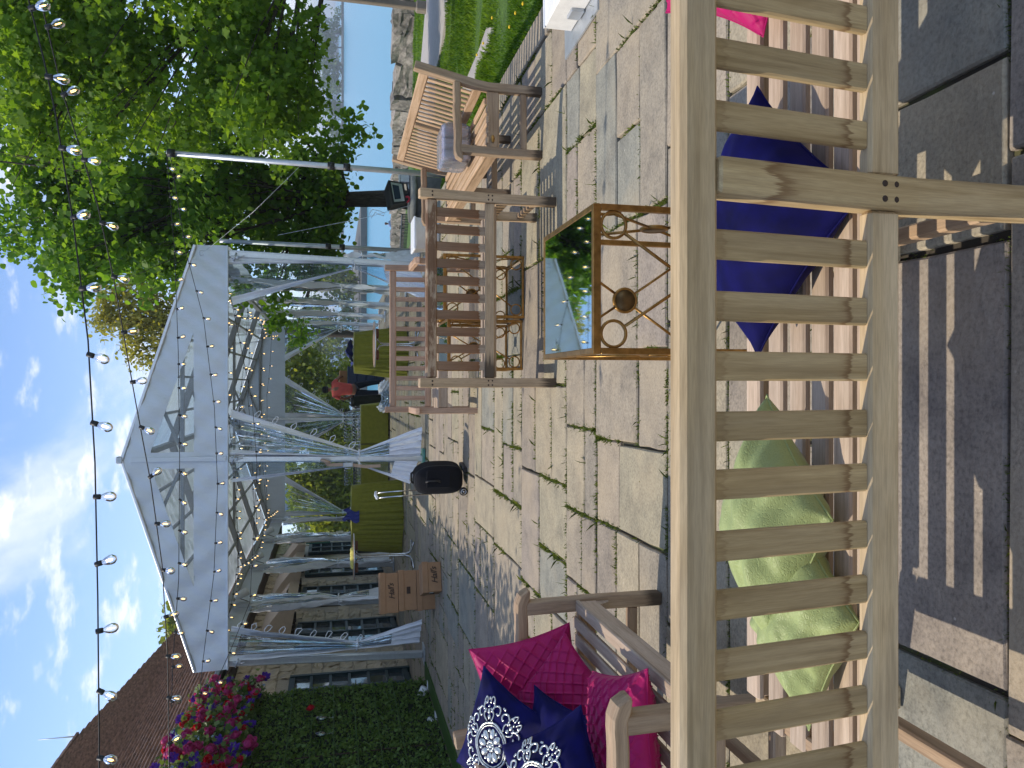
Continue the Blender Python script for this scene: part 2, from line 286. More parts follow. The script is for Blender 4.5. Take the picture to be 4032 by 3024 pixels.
def spec_mats():
    m, t, p, o = newmat('mirror_top'); p.inputs['Base Color'].default_value = (.66, .78, .74, 1); p.inputs['Metallic'].default_value = 1.; p.inputs['Roughness'].default_value = .025
    n = nd(t, 'ShaderNodeTexNoise', {'Vector': objc(t), 'Scale': 3.5, 'Detail': 2}).outputs['Fac']; bump(t, p, n, .05, .004); M['mirror'] = m
    m, t, p, o = newmat('door_pane'); p.inputs['Base Color'].default_value = (.06, .075, .085, 1); p.inputs['Roughness'].default_value = .05; p.inputs['Specular IOR Level'].default_value = 1.; p.inputs['IOR'].default_value = 2.3
    n = nd(t, 'ShaderNodeTexNoise', {'Vector': objc(t), 'Scale': 1.8, 'Detail': 1}).outputs['Fac']; bump(t, p, n, .12, .03); M['pane'] = m
    # flagstone: each stone takes its own tone from the object (or from a stored value where many are joined)
    m, t, p, o = newmat('flagstone'); oc = t.nodes.new('ShaderNodeNewGeometry').outputs['Position']
    sv = nd(t, 'ShaderNodeAttribute', attribute_name='sv').outputs['Fac']
    base = ramp(t, sv, [(0, (.305, .28, .245)), (.16, (.285, .268, .24)), (.32, (.335, .31, .255)), (.46, (.29, .265, .25)), (.58, (.315, .30, .245)), (.70, (.25, .262, .25)), (.80, (.32, .29, .255)), (.9, (.262, .24, .22)), (1., (.33, .312, .275))], 'CONSTANT')
    sh = nd(t, 'ShaderNodeVectorMath', {0: oc, 1: nd(t, 'ShaderNodeCombineXYZ', {2: mth(t, 'MULTIPLY', sv, 40.)}).outputs[0]}, operation='ADD').outputs[0]
    mott = nd(t, 'ShaderNodeTexNoise', {'Vector': sh, 'Scale': 5.5, 'Detail': 8, 'Roughness': .68}).outputs['Fac']
    big = nd(t, 'ShaderNodeTexNoise', {'Vector': sh, 'Scale': 1.9, 'Detail': 3}).outputs['Fac']
    fine = nd(t, 'ShaderNodeTexNoise', {'Vector': sh, 'Scale': 85, 'Detail': 4, 'Roughness': .7}).outputs['Fac']
    c = mixc(t, 1., base, ramp(t, mott, [(.3, (.66, .66, .68)), (.48, (.95, .95, .95)), (.7, (1.18, 1.16, 1.12))]), 'MULTIPLY')
    c = mixc(t, 1., c, ramp(t, fine, [(.3, (.62,)*3), (.5, (1,)*3), (.75, (1.25,)*3)]), 'MULTIPLY')
    c = mixc(t, mth(t, 'MULTIPLY', ramp(t, big, [(.5, (0, 0, 0)), (.72, (1, 1, 1))]), .45), c, (.42, .36, .27))
    lich = nd(t, 'ShaderNodeTexVoronoi', {'Vector': sh, 'Scale': 7.}).outputs['Distance']
    c = mixc(t, mth(t, 'MULTIPLY', ramp(t, lich, [(.015, (1, 1, 1)), (.035, (0, 0, 0))]), .6), c, (.7, .69, .66))
    c = mixc(t, 1., c, (1.08, 1.0, .87), 'MULTIPLY')
    t.links.new(c, p.inputs['Base Color']); p.inputs['Roughness'].default_value = .82; p.inputs['Specular IOR Level'].default_value = .25
    rip = nd(t, 'ShaderNodeTexNoise', {'Vector': nd(t, 'ShaderNodeMapping', {'Vector': sh, 'Scale': (1, 2.2, 1)}).outputs[0], 'Scale': 11, 'Detail': 7, 'Roughness': .6, 'Distortion': .8}).outputs['Fac']
    bump(t, p, mth(t, 'ADD', rip, mth(t, 'MULTIPLY', fine, .22)), .55, .012); M['flag'] = m
    m, t, p, o = newmat('joint_soil'); g = nd(t, 'ShaderNodeTexNoise', {'Vector': objc(t), 'Scale': 4.5, 'Detail': 6}).outputs['Fac']
    t.links.new(ramp(t, g, [(.4, (.055, .045, .032)), (.52, (.08, .07, .04)), (.62, (.09, .105, .03))]), p.inputs['Base Color']); p.inputs['Roughness'].default_value = .95; M['soil'] = m
    m, t, p, o = newmat('lawn'); oc = objc(t); g = nd(t, 'ShaderNodeTexNoise', {'Vector': oc, 'Scale': 1.3, 'Detail': 8, 'Roughness': .7}).outputs['Fac']
    g2 = nd(t, 'ShaderNodeTexNoise', {'Vector': oc, 'Scale': 45, 'Detail': 4}).outputs['Fac']
    c = ramp(t, mth(t, 'ADD', mth(t, 'MULTIPLY', g, .6), mth(t, 'MULTIPLY', g2, .4)), [(.38, (.03, .075, .008)), (.6, (.10, .19, .02))])
    t.links.new(c, p.inputs['Base Color']); p.inputs['Roughness'].default_value = .9; bump(t, p, g2, .8, .05); M['lawn'] = m
    m, t, p, o = newmat('lake_water'); oc = objc(t)
    g = nd(t, 'ShaderNodeTexNoise', {'Vector': nd(t, 'ShaderNodeMapping', {'Vector': oc, 'Scale': (.35, 1, 1)}).outputs[0], 'Scale': .9, 'Detail': 6, 'Roughness': .65}).outputs['Fac']
    p.inputs['Base Color'].default_value = (.07, .27, .40, 1); p.inputs['Roughness'].default_value = .28; p.inputs['IOR'].default_value = 1.33
    bump(t, p, g, .5, .25); M['water'] = m
spec_mats()

# ------------------------------------------------------------------ mesh helpers
class MB:
    def __init__(s): s.v = []; s.f = []; s.g = []; s.t = []; s.sm = []
    def add(s, vs, fs, smooth=False, g=None, t=None):
        b = len(s.v); s.v += [tuple(v) for v in vs]; s.f += [tuple(i+b for i in f) for f in fs]; s.sm += [smooth]*len(fs)
        s.g += g if g else [tuple(v) for v in vs]; s.t += t if t else [.5]*len(vs)
    def sweep(s, pts, side, w, h, ch=.004, hs=None):
        """rectangular bar with chamfered edges along pts; w is along side, h across"""
        pts = [Vector(p) for p in pts]; side = Vector(side).normalized(); n = len(pts)
        o = Vector((random.random()*9, random.random()*9, random.random()*9))
        L = [0.]
        for i in range(1, n): L.append(L[-1]+(pts[i]-pts[i-1]).length)
        st = []
        for i in range(n):
            tg = (pts[min(i+1, n-1)]-pts[max(i-1, 0)]).normalized(); up = tg.cross(side).normalized(); sd_ = up.cross(tg).normalized()
            k = hs[i] if hs else 1.
            st.append((pts[i], L[i], sd_, up, k, tg))
        a, b = st[0], st[-1]
        st = [(a[0], 0., a[2], a[3], -a[4], a[5])]+[(a[0]+a[5]*ch, ch, a[2], a[3], a[4], a[5])]+st[1:-1]+[(b[0]-b[5]*ch, b[1]-ch, b[2], b[3], b[4], b[5]), (b[0], b[1], b[2], b[3], -b[4], b[5])]
        vs = []; gs = []; ts = []
        for p, l, sd_, up, k, tg in st:
            hw, hh = w/2, h/2*abs(k)
            if k < 0: hw -= ch; hh -= ch
            c = min(ch, hw*.5, hh*.5)
            for x, y in ((-hw+c, -hh), (hw-c, -hh), (hw, -hh+c), (hw, hh-c), (hw-c, hh), (-hw+c, hh), (-hw, hh-c), (-hw, -hh+c)):
                vs.append(p+sd_*x+up*y); gs.append((l+o.x, x+o.y, y+o.z)); ts.append(l/max(L[-1], 1e-6))
        fs = []; m = len(st)
        for i in range(m-1):
            for j in range(8): fs.append((i*8+j, i*8+(j+1) % 8, (i+1)*8+(j+1) % 8, (i+1)*8+j))
        fs.append(tuple(range(7, -1, -1))); fs.append(tuple((m-1)*8+j for j in range(8)))
        s.add(vs, fs, False, gs, ts); return s
    def bar(s, p, q, w, h, side=(1, 0, 0), ch=.004): return s.sweep([p, q], side, w, h, ch)
    def box(s, c, d, rz=0., ch=0.):
        c = Vector(c); x, y, z = d[0]/2, d[1]/2, d[2]/2; ca, sa = math.cos(rz), math.sin(rz)
        ax = Vector((ca, sa, 0))
        if ch: return s.sweep([c-ax*x, c+ax*x], (-sa, ca, 0), d[1], d[2], ch)
        vs = [c+Vector((ca*i*x-sa*j*y, sa*i*x+ca*j*y, k*z)) for k in (-1, 1) for j in (-1, 1) for i in (-1, 1)]
        s.add(vs, [(0, 2, 3, 1), (4, 5, 7, 6), (0, 1, 5, 4), (2, 6, 7, 3), (0, 4, 6, 2), (1, 3, 7, 5)]); return s
    def tube(s, pts, r, n=8, caps=True, closed=False):
        pts = [Vector(p) for p in pts]; m = len(pts); vs = []; rr = r if hasattr(r, '__len__') else [r]*m
        prev = None
        for i in range(m):
            if closed: tg = (pts[(i+1) % m]-pts[i-1]).normalized()
            else: tg = (pts[min(i+1, m-1)]-pts[max(i-1, 0)]).normalized()
            if prev is None:
                a = Vector((0, 0, 1)) if abs(tg.z) < .9 else Vector((1, 0, 0)); u = tg.cross(a).normalized()
            else: u = (prev-tg*prev.dot(tg)).normalized()
            prev = u; w = tg.cross(u)
            for j in range(n): vs.append(pts[i]+(u*math.cos(2*math.pi*j/n)+w*math.sin(2*math.pi*j/n))*rr[i])
        fs = []
        for i in range(m if closed else m-1):
            k = (i+1) % m
            for j in range(n): fs.append((i*n+j, i*n+(j+1) % n, k*n+(j+1) % n, k*n+j))
        if caps and not closed: fs.append(tuple(range(n-1, -1, -1))); fs.append(tuple((m-1)*n+j for j in range(n)))
        s.add(vs, fs, True); return s
    def ring(s, c, r, rad, ax1, ax2, n=24, k=6):
        ax1, ax2, c = Vector(ax1), Vector(ax2), Vector(c)
        return s.tube([c+ax1*math.cos(2*math.pi*i/n)*r+ax2*math.sin(2*math.pi*i/n)*r for i in range(n)], rad, k, closed=True)
    def lathe(s, prof, n=20, c=(0, 0, 0), caps=True):
        c = Vector(c); vs = []; m = len(prof)
        for r, z in prof:
            for j in range(n): vs.append(c+Vector((r*math.cos(2*math.pi*j/n), r*math.sin(2*math.pi*j/n), z)))
        fs = [(i*n+j, i*n+(j+1) % n, (i+1)*n+(j+1) % n, (i+1)*n+j) for i in range(m-1) for j in range(n)]
        if caps: fs.append(tuple(range(n-1, -1, -1))); fs.append(tuple((m-1)*n+j for j in range(n)))
        s.add(vs, fs, True); return s
    def grid(s, P, nu, nv, smooth=True, cu=False):
        vs = [P(i/nu, j/nv) for j in range(nv+1) for i in range(nu+1)]
        s.add(vs, [(j*(nu+1)+i, j*(nu+1)+i+1, (j+1)*(nu+1)+i+1, (j+1)*(nu+1)+i) for j in range(nv) for i in range(nu)], smooth); return s
    def mesh(s, name, m):
        me = bpy.data.meshes.new(name); me.from_pydata(s.v, [], s.f); me.materials.append(m)
        a = me.attributes.new('gr', 'FLOAT_VECTOR', 'POINT'); a.data.foreach_set('vector', np.array(s.g, 'f').ravel())
        a = me.attributes.new('gt', 'FLOAT', 'POINT'); a.data.foreach_set('value', np.array(s.t, 'f'))
        me.polygons.foreach_set('use_smooth', s.sm); me.update(); return me
def link(name, me, parent=None, loc=(0, 0, 0), rot=(0, 0, 0)):
    o = bpy.data.objects.new(name, me); C.objects.link(o); o.location = loc; o.rotation_euler = rot
    if parent: o.parent = parent
    return o
def obj(name, mb, m, parent=None, loc=(0, 0, 0), rot=(0, 0, 0)): return link(name, mb.mesh(name, m), parent, loc, rot)
def tag(o, label=None, cat=None, group=None, kind=None):
    for k, v in (('label', label), ('category', cat), ('group', group), ('kind', kind)):
        if v: o[k] = v
    return o
def thing(name, label, cat, loc=(0, 0, 0), rz=0., group=None):
    o = bpy.data.objects.new(name, None); C.objects.link(o); o.location = loc; o.rotation_euler = (0, 0, rz); o.empty_display_size = .1
    return tag(o, label, cat, group)
def struct(o): o['kind'] = 'structure'; return o
def stuff(o): o['kind'] = 'stuff'; return o
def dup(o, parent=None):
    c = o.copy(); C.objects.link(c)
    if parent: c.parent = parent
    for ch in o.children: dup(ch, c)
    return c
def fast_mesh(name, verts, k, m, lv=None, attr='lv', smooth=False):
    """verts (N,k,3): N separate k-gons"""
    N = len(verts); me = bpy.data.meshes.new(name)
    me.vertices.add(N*k); me.vertices.foreach_set('co', np.ascontiguousarray(verts, 'f').ravel())
    me.loops.add(N*k); me.loops.foreach_set('vertex_index', np.arange(N*k, dtype='i'))
    me.polygons.add(N); me.polygons.foreach_set('loop_start', np.arange(0, N*k, k, dtype='i'))
    me.materials.append(m); me.update(calc_edges=True)
    if lv is not None:
        a = me.attributes.new(attr, 'FLOAT', 'POINT'); a.data.foreach_set('value', np.repeat(np.asarray(lv, 'f'), k))
    return me
LEAF = {
 'maple': np.array([(0, 0), (.20, .16), (.52, .20), (.36, .42), (.58, .66), (.26, .66), (0, 1.05), (-.26, .66), (-.58, .66), (-.36, .42), (-.52, .20), (-.20, .16)]),
 'round': np.array([(0, 0), (.36, .12), (.48, .45), (.26, .82), (0, 1.02), (-.26, .82), (-.48, .45), (-.36, .12)]),
 'oval': np.array([(0, 0), (.28, .3), (.24, .7), (0, 1), (-.24, .7), (-.28, .3)])}
def leaves(pts, size, shape, droop=.6, upb=.5, szv=.3):
    """pts (N,3) -> (N,k,3) leaf polygons hanging outward/downward with folded midrib"""
    N = len(pts); sh = LEAF[shape]; k = len(sh)
    d = rng.normal(size=(N, 3)); d[:, 2] -= droop*1.2; d /= np.linalg.norm(d, axis=1)[:, None]
    n = rng.normal(size=(N, 3))*.55; n[:, 2] += upb*1.6; n -= d*(n*d).sum(1)[:, None]; n /= np.linalg.norm(n, axis=1)[:, None]+1e-9
    s = np.cross(d, n); z = size*(1+szv*rng.normal(size=N)).clip(.45, 1.8)
    fold = np.abs(sh[:, 0])*.35
    v = (s[:, None, :]*sh[None, :, 0, None]+d[:, None, :]*(sh[None, :, 1, None])-n[:, None, :]*(fold[None, :, None]+.18*sh[None, :, 1, None]**2))*z[:, None, None]
    return pts[:, None, :]+v

# ================================================================== THE SETTING
WATER_Z = -6.0
EDGE = [(-200, 75), (8, 75), (10, 58), (11, 45), (12.5, 33), (14.5, 29), (18, 26), (60, 16)]
def edge_y(x): return float(np.interp(x, [p[0] for p in EDGE], [p[1] for p in EDGE]))        # far edge of the lawn, where the lake wall stands
def terr(x, y):
    z = -.03-.072*max(0, y-8)
    if x < 2.70 and -30 < y < 26.2: z = -.45 if y < 25.9 else z
    if x < -2 and y > 26: z = max(z, -2.2-.03*(y-26))
    if y > edge_y(x)+.4: z -= .5
    if y > 92: z = min(z, max(-9, z-(y-92)))
    return z
def at_ground(px, py, dz=0.):
    r = ray(px, py); t = 1.
    for i in range(4000):
        q = Vector((0, 0, CAMH))+r*t
        if q.z <= terr(q.x, q.y): break
        t += .03
    q.z = terr(q.x, q.y)+dz; return q
def make_terrain():
    xs = np.unique(np.concatenate([np.linspace(-160, -20, 15), np.linspace(-20, 2.64, 20), [2.68, 2.72], np.linspace(2.9, 30, 56), np.linspace(32, 160, 16)]))
    ys = np.unique(np.concatenate([np.linspace(-40, 0, 9), np.linspace(0, 25.7, 40), [25.95, 26.3], np.linspace(27, 110, 110), np.linspace(115, 150, 5)]))
    mb = MB(); nx = len(xs)
    mb.add([(x, y, terr(x, y)) for y in ys for x in xs], [(j*nx+i, j*nx+i+1, (j+1)*nx+i+1, (j+1)*nx+i) for j in range(len(ys)-1) for i in range(nx-1)], True)
    struct(obj('ground', mb, M['lawn']))
make_terrain()
mb = MB(); mb.add([(-3000, 45, WATER_Z), (3000, 45, WATER_Z), (3000, 5000, WATER_Z), (-3000, 5000, WATER_Z)], [(0, 1, 2, 3)]); struct(obj('lake_water', mb, M['water']))

# ---- terrace of flagstones
mb = MB(); mb.add([(-7.5, -4, -.022), (2.70, -4, -.022), (2.70, 26, -.022), (-7.5, 26, -.022), (-7.5, -4, -.6), (2.70, -4, -.6), (2.70, 26, -.6), (-7.5, 26, -.6)], [(0, 1, 2, 3), (0, 4, 5, 1), (1, 5, 6, 2), (2, 6, 7, 3), (3, 7, 4, 0)])
terrace = struct(obj('terrace', mb, M['soil']))
stones = []; joints = []
def lay():
    ys = [-1.2, -.6, .1, .80, 1.42, 2.12, 2.66, 3.21, 4.16, 4.73, 5.94, 7.02, 8.0, 9.1, 10.0, 11.2, 12.0, 13.2, 14.1, 15.3, 16.3, 17.5, 18.6, 19.8, 20.9, 22.1, 23.2, 24.4, 25.9]
    rr = random.Random(31)
    def put(x0, x1, y0, y1):
        g = rr.uniform(.004, .013)
        stones.append((x0+g, x1-g, y0+rr.uniform(.003, .010), y1-rr.uniform(.003, .010)))
        if rr.random() < .8: joints.append((x1, y0, x1, y1, rr.random()))
        if rr.random() < .75: joints.append((x0, y0, x1, y0, rr.random()*.8))
    for a, b in zip(ys, ys[1:]):
        x = -7.3+rr.uniform(-.3, .3)
        while x < 2.44:
            w = rr.choice((.45, .6, .72, .85, 1.0, 1.2))*rr.uniform(.85, 1.15); x1 = x+w
            if x1 > 2.2: x1 = 2.445
            h = b-a
            if b < 2.2 or (h < .7 and rr.random() < .5): put(x, x1, a, b)
            elif h > .8 and rr.random() < .45:
                m1, m2 = a+h*rr.uniform(.27, .36), a+h*rr.uniform(.62, .72); xm = x+w*rr.uniform(.35, .65)
                for p_, q_ in ((a, m1), (m1, m2), (m2, b)):
                    if rr.random() < .4 and w > .7: put(x, xm, p_, q_); put(xm, x1, p_, q_)
                    else: put(x, x1, p_, q_)
            elif h > .5 and rr.random() < .78:
                m = a+h*rr.choice((.36, .45, .55, .62))
                if rr.random() < .5 and w > .8:
                    xm = x+w*rr.uniform(.4, .6); put(x, xm, a, m); put(xm, x1, a, m); put(x, x1, m, b)
                elif rr.random() < .4 and w > .8:
                    xm = x+w*rr.uniform(.35, .65); put(x, x1, a, m); put(x, xm, m, b); put(xm, x1, m, b)
                else: put(x, x1, a, m); put(x, x1, m, b)
            else: put(x, x1, a, b)
            x = x1
lay()
def stone_geo(s, rr):
    x0, x1, y0, y1 = s; j = lambda k=.009: rr.uniform(-k, k)
    dz = rr.uniform(-.004, .004); tx, ty = rr.uniform(-.004, .004), rr.uniform(-.004, .004)
    ring = []
    for (xa, ya), (xb, yb) in (((x0, y0), (x1, y0)), ((x1, y0), (x1, y1)), ((x1, y1), (x0, y1)), ((x0, y1), (x0, y0))):
        n = 3
        for i in range(n):
            t = i/n; ring.append((xa+(xb-xa)*t+j(.005 if i else .007), ya+(yb-ya)*t+j(.005 if i else .007)))
    cx_, cy_ = (x0+x1)/2, (y0+y1)/2; n = len(ring); vs = []
    for k, zl in ((1., -.05), (1., -.007), (0, 0)):
        for x, y in ring:
            dx, dy = cx_-x, cy_-y; l = math.hypot(dx, dy); e = 0 if k else .007
            vs.append((x+dx/l*e, y+dy/l*e, zl+dz+tx*(x-cx_)+ty*(y-cy_)))
    fs = [(r*n+i, r*n+(i+1) % n, (r+1)*n+(i+1) % n, (r+1)*n+i) for r in (0, 1) for i in range(n)]+[tuple(2*n+i for i in range(n))]
    return vs, fs
def lay_objects():
    rr = random.Random(5)
    def vis(s):
        x, y = (s[0]+s[1])/2, (s[2]+s[3])/2
        if y < .9 or abs(x) > .56*(y*cp+CAMH*sp)+.5: return 1e3+math.hypot(x, y)
        return math.hypot(x, y)
    order = sorted(stones, key=vis); rest_v, rest_f, rest_s = [], [], []
    for i, s in enumerate(order):
        vs, fs = stone_geo(s, rr); sv = rr.random()
        if i < 299:
            me = bpy.data.meshes.new('flagstone'); me.from_pydata(vs, [], fs); me.materials.append(M['flag'])
            a = me.attributes.new('sv', 'FLOAT', 'POINT'); a.data.foreach_set('value', [sv]*len(vs)); link('flagstone', me, terrace)
        else:
            b = len(rest_v); rest_v += vs; rest_f += [tuple(k+b for k in f) for f in fs]; rest_s += [sv]*len(vs)
    me = bpy.data.meshes.new('far_flagstones'); me.from_pydata(rest_v, [], rest_f); me.materials.append(M['flag'])
    a = me.attributes.new('sv', 'FLOAT', 'POINT'); a.data.foreach_set('value', rest_s); stuff(link('flagstone_remainder', me, terrace))
lay_objects()
kerb = struct(obj('kerb', MB().box((2.575, 11, -.12), (.24, 30, .16)), M['soil']))
y = -3.9
while y < 25.5:
    l = random.uniform(.9, 1.5); vs, fs = stone_geo((2.458, 2.695, y, y+l-.012), random)
    me = bpy.data.meshes.new('kerb_stone'); me.from_pydata([(a, b, c+.006) for a, b, c in vs], [], fs); me.materials.append(M['flag'])
    at = me.attributes.new('sv', 'FLOAT', 'POINT'); at.data.foreach_set('value', [random.choice((.05, .35, .8))]*len(vs)); link('kerb_stone', me, kerb); y += l

# ---- moss, weeds and grass
def blades(pts, h, w, lean=.5):
    N = len(pts); a = rng.uniform(0, 2*np.pi, N); d = np.stack([np.cos(a), np.sin(a), np.zeros(N)], 1)
    s = np.stack([-np.sin(a), np.cos(a), np.zeros(N)], 1); hh = (h*rng.uniform(.5, 1.3, N))[:, None]; ww = (w*rng.uniform(.6, 1.3, N))[:, None]; ln = lean*rng.uniform(.1, 1, N)[:, None]
    up = np.array([0, 0, 1.])
    b0 = pts-s*ww; b1 = pts+s*ww; m = pts+up*hh*.6+d*hh*ln*.35; t = pts+up*hh+d*hh*ln
    return np.stack([b0, b1, m+s*ww*.7, t, m-s*ww*.7], 1)
def joint_growth():
    P = []; L = []
    for x0, y0, x1, y1, k in joints:
        ln = math.hypot(x1-x0, y1-y0); d = math.hypot((x0+x1)/2, (y0+y1)/2)
        if y1 < .7 or d > 17: continue
        base = 1300 if d < 3.5 else (800 if d < 7 else 320)
        dens = base*max(0, k-.1)
        n = int(ln*dens)
        if n < 2: continue
        t = rng.random(n); t = t[np.sin(t*ln*9+k*50)+np.sin(t*ln*23+k*9) > -.75]; n = len(t)
        p = np.stack([x0+(x1-x0)*t+rng.normal(0, .010, n), y0+(y1-y0)*t+rng.normal(0, .010, n), np.full(n, -.012)], 1); P.append(p)
    P = np.concatenate(P); nr = np.clip(np.hypot(P[:, 0], P[:, 1])/4., .45, 1.15); v = blades(P, .020*nr, .0040*nr, .9)
    tall = rng.random(len(P)) < .03; v2 = blades(P[tall], .05*nr[tall], .0022*nr[tall], 1.2)
    lv = rng.random(len(v)+len(v2)); tag(link('joint_moss', fast_mesh('joint_moss', np.concatenate([v, v2]), 5, M['moss'], lv)), 'low green moss and tufts of weed growing in the paving joints', 'moss', kind='stuff')
joint_growth()
def lawn():
    N = 150000; y = 4.2+(26*rng.random(N)**2.0); x = 2.72+rng.random(N)*(.62*y+2-2.2)
    z = np.array([terr(a, b) for a, b in zip(x, y)]); P = np.stack([x, y, z], 1)
    cl = np.sin(x*3.1+np.sin(y*2.3)*1.5)+np.sin(y*4.7+x*1.3); h = .05+.028*cl
    # bare verge where the two paths run
    k = np.ones(N, bool)
    for poly in PATHS:
        q = np.array([(p.x, p.y) for p in poly]); ins = np.zeros(N, bool)
        for i in range(len(q)):
            a, b = q[i], q[i-1]; c = ((a[1] > y) != (b[1] > y)) & (x < (b[0]-a[0])*(y-a[1])/(b[1]-a[1]+1e-9)+a[0]); ins ^= c
        k &= ~ins
    P, h, y2 = P[k], h[k], y[k]; sc = (.6+.06*y2)
    v = blades(P, 1., 1., .8); c = P[:, None, :]; w = (v-c); w[..., :2] *= (.055*sc)[:, None, None]*1.; w[..., 2] *= h[:, None]
    # thin blades: side offsets scaled separately
    a = rng.uniform(0, 2*np.pi, len(P)); v = None
    d = np.stack([np.cos(a), np.sin(a)], 1); s = np.stack([-d[:, 1], d[:, 0]], 1)
    V = np.zeros((len(P), 5, 3)); ww = .0035*sc*1.3; ln = rng.uniform(.1, .8, len(P))
    for i, (sw, hh, dd) in enumerate(((-1, 0, 0), (1, 0, 0), (.7, .6, .4), (0, 1, 1), (-.7, .6, .4))):
        V[:, i, :2] = P[:, :2]+s*(sw*ww)[:, None]+d*(dd*ln*h)[:, None]; V[:, i, 2] = P[:, 2]+hh*h*rng.uniform(.9, 1.1, len(P))
    lv = (.35+.25*np.sin(P[:, 0]*1.7+P[:, 1])+rng.normal(0, .25, len(P))).clip(0, 1)
    tag(link('grass', fast_mesh('grass', V, 5, M['grass'], lv)), 'rough green lawn grass beyond the kerb', 'grass', kind='stuff')
far_path = [(922, -260), (975, -260), (972, 0), (960, 90), (947, 152), (935, 330), (903, 330), (911, 145), (917, 80), (924, 0)]
strip = [(1002, 196), (1022, 196), (1064, 98), (1070, 60), (1058, 60), (1040, 110)]
PATHS = [[at_ground(a, b, .03) for a, b in far_path], [at_ground(a, b, .02) for a, b in strip]]
for nm, poly, m in (('gravel_path', PATHS[0], M['path']), ('path_strip', PATHS[1], M['path'])):
    mb = MB(); n = len(poly)
    # a sheet with a small kerb edge following the slope
    top = [p+Vector((0, 0, .012)) for p in poly]; mb.add(top+[p-Vector((0, 0, .2)) for p in poly], [tuple(range(n))]+[(i, (i+1) % n, n+(i+1) % n, n+i) for i in range(n)]); o = obj(nm, mb, m)
    bm = bmesh.new(); bm.from_mesh(o.data); bmesh.ops.triangulate(bm, faces=bm.faces[:]); bmesh.ops.recalc_face_normals(bm, faces=bm.faces[:]); bm.to_mesh(o.data); bm.free(); struct(o)
lawn()
def flowers_in_grass():
    q = MB().lathe([(.004, -.01), (.016, 0), (.013, .007), (.003, .01)], 8).mesh('dandelion', M['dandelion'])
    for i, (px, py) in enumerate(((1046, 120), (1060, 95), (1051, 200), (1120, 60), (1080, 40), (1132, 30), (1040, 185), (1150, 10))):
        g = at_ground(px, py, .07); o = link('dandelion', q, None, g); tag(o, 'small yellow dandelion head in the lawn grass', 'flower', 'dandelions dotted through the lawn')
flowers_in_grass()

# ---- blobs of leaves on limbs: every tree
def tree(name, label, base, clumps, nleaf, size, shape, m, tr=.2, droop=.7, top=None, group=None, limbs=True, flat=.75, singles=0):
    t = thing(name, label, 'tree', base, 0, group); base = Vector(base); mb = MB()
    cs = [(Vector(c)-base, r) for c, r in clumps]
    zt = max(c.z for c, r in cs)*.72; ctr = sum((c for c, r in cs), Vector())/len(cs)
    lean = Vector((ctr.x*.35, ctr.y*.35, zt)); n = 7
    tp = [Vector((lean.x*(i/n)**2, lean.y*(i/n)**2, zt*i/n-.15))+Vector((random.uniform(-1, 1), random.uniform(-1, 1), 0))*tr*.35*(i > 0) for i in range(n+1)]
    mb.tube(tp, [tr*(1.25 if i == 0 else 1)*(1-.8*i/n) for i in range(n+1)], 9)
    if limbs:
        for ci, (c, r) in enumerate(cs):
            if len(cs) > 40 and ci % 3: continue
            k = min(n, max(2, int(n*random.uniform(.35, .9)*min(1, max(.3, c.z/zt))))); a = tp[k]; md = (a+c)/2+Vector((random.uniform(-.2, .2), random.uniform(-.2, .2), random.uniform(-.1, .35)))*r
            mb.tube([a, (a+md)/2, md, (md*.4+c*.6), c+Vector((0, 0, r*.15))], [tr*.24, tr*.19, tr*.13, tr*.08, tr*.03], 6)
            for q in range(4):
                e = c+Vector((random.gauss(0, 1), random.gauss(0, 1), random.gauss(0, .6)))*r*.6; mb.tube([md, (md+e)/2+Vector((0, 0, r*.1)), e], [tr*.07, tr*.045, tr*.015], 5)
    obj('trunk', mb, M['bark'], t)
    tot = sum(r**2 for c, r in cs); P = []
    for c, r in cs:
        k = int(nleaf*r*r/tot)
        # sprays: a few dozen twig ends in each clump, leaves gathered round them
        ns = max(6, k//16); s = rng.normal(size=(ns, 3)); s /= np.linalg.norm(s, axis=1)[:, None]; s *= (rng.random(ns)**.45)[:, None]*r; s[:, 2] *= flat
        ix = rng.integers(0, ns, k); p = s[ix]+rng.normal(size=(k, 3))*size*np.array([1.3, 1.3, 1.0])
        p[:, 2] -= np.abs(rng.normal(size=k))*size*.7; P.append(p+np.array(c))
    P = np.concatenate(P)
    v = leaves(P, size, shape, droop); lv = rng.random(len(P))*.75+.25*rng.random(len(P))**3
    if singles:
        d = np.linalg.norm(P+np.array(base)-np.array([0, 0, CAMH]), axis=1); d[P[:, 1]+base.y < 1] = 1e3
        w = P+np.array(base); px = w[:, 0]/np.maximum(.1, w[:, 1]); d[(px > .53) | (px < -.53)] += 1e3
        ix = np.argsort(d)[:singles]; keep = np.ones(len(P), bool); keep[ix] = False; shp = []
        for i in range(6):
            vv = leaves(np.zeros((1, 3)), size, shape, droop, szv=0.15); shp.append(fast_mesh('leaf', vv, vv.shape[1], m, [random.random()]))
        for i in ix: link('leaf', random.choice(shp), t, P[i])
        v, lv = v[keep], lv[keep]
    stuff(link('crown', fast_mesh('crown', v, v.shape[1], m, lv), t)); return t
def clump_cloud(c, rad, n, r0, r1, seed, keep=None):
    q = random.Random(seed); out = []
    while len(out) < n:
        p = Vector((q.uniform(-1, 1), q.uniform(-1, 1), q.uniform(-1, 1)))
        if p.length > 1: continue
        p = p*(.55+.45*p.length)
        w = Vector(c)+Vector((p.x*rad[0], p.y*rad[1], p.z*rad[2]))
        if keep and not keep(w): continue
        out.append((w, q.uniform(r0, r1)))
    return out
def px_of(w):
    d = w.y*cp-(w.z-CAMH)*sp; u = w.y*sp+(w.z-CAMH)*cp
    return (2016-FPX*u/d)/KS, (3024-(1512+FPX*w.x/d))/KS
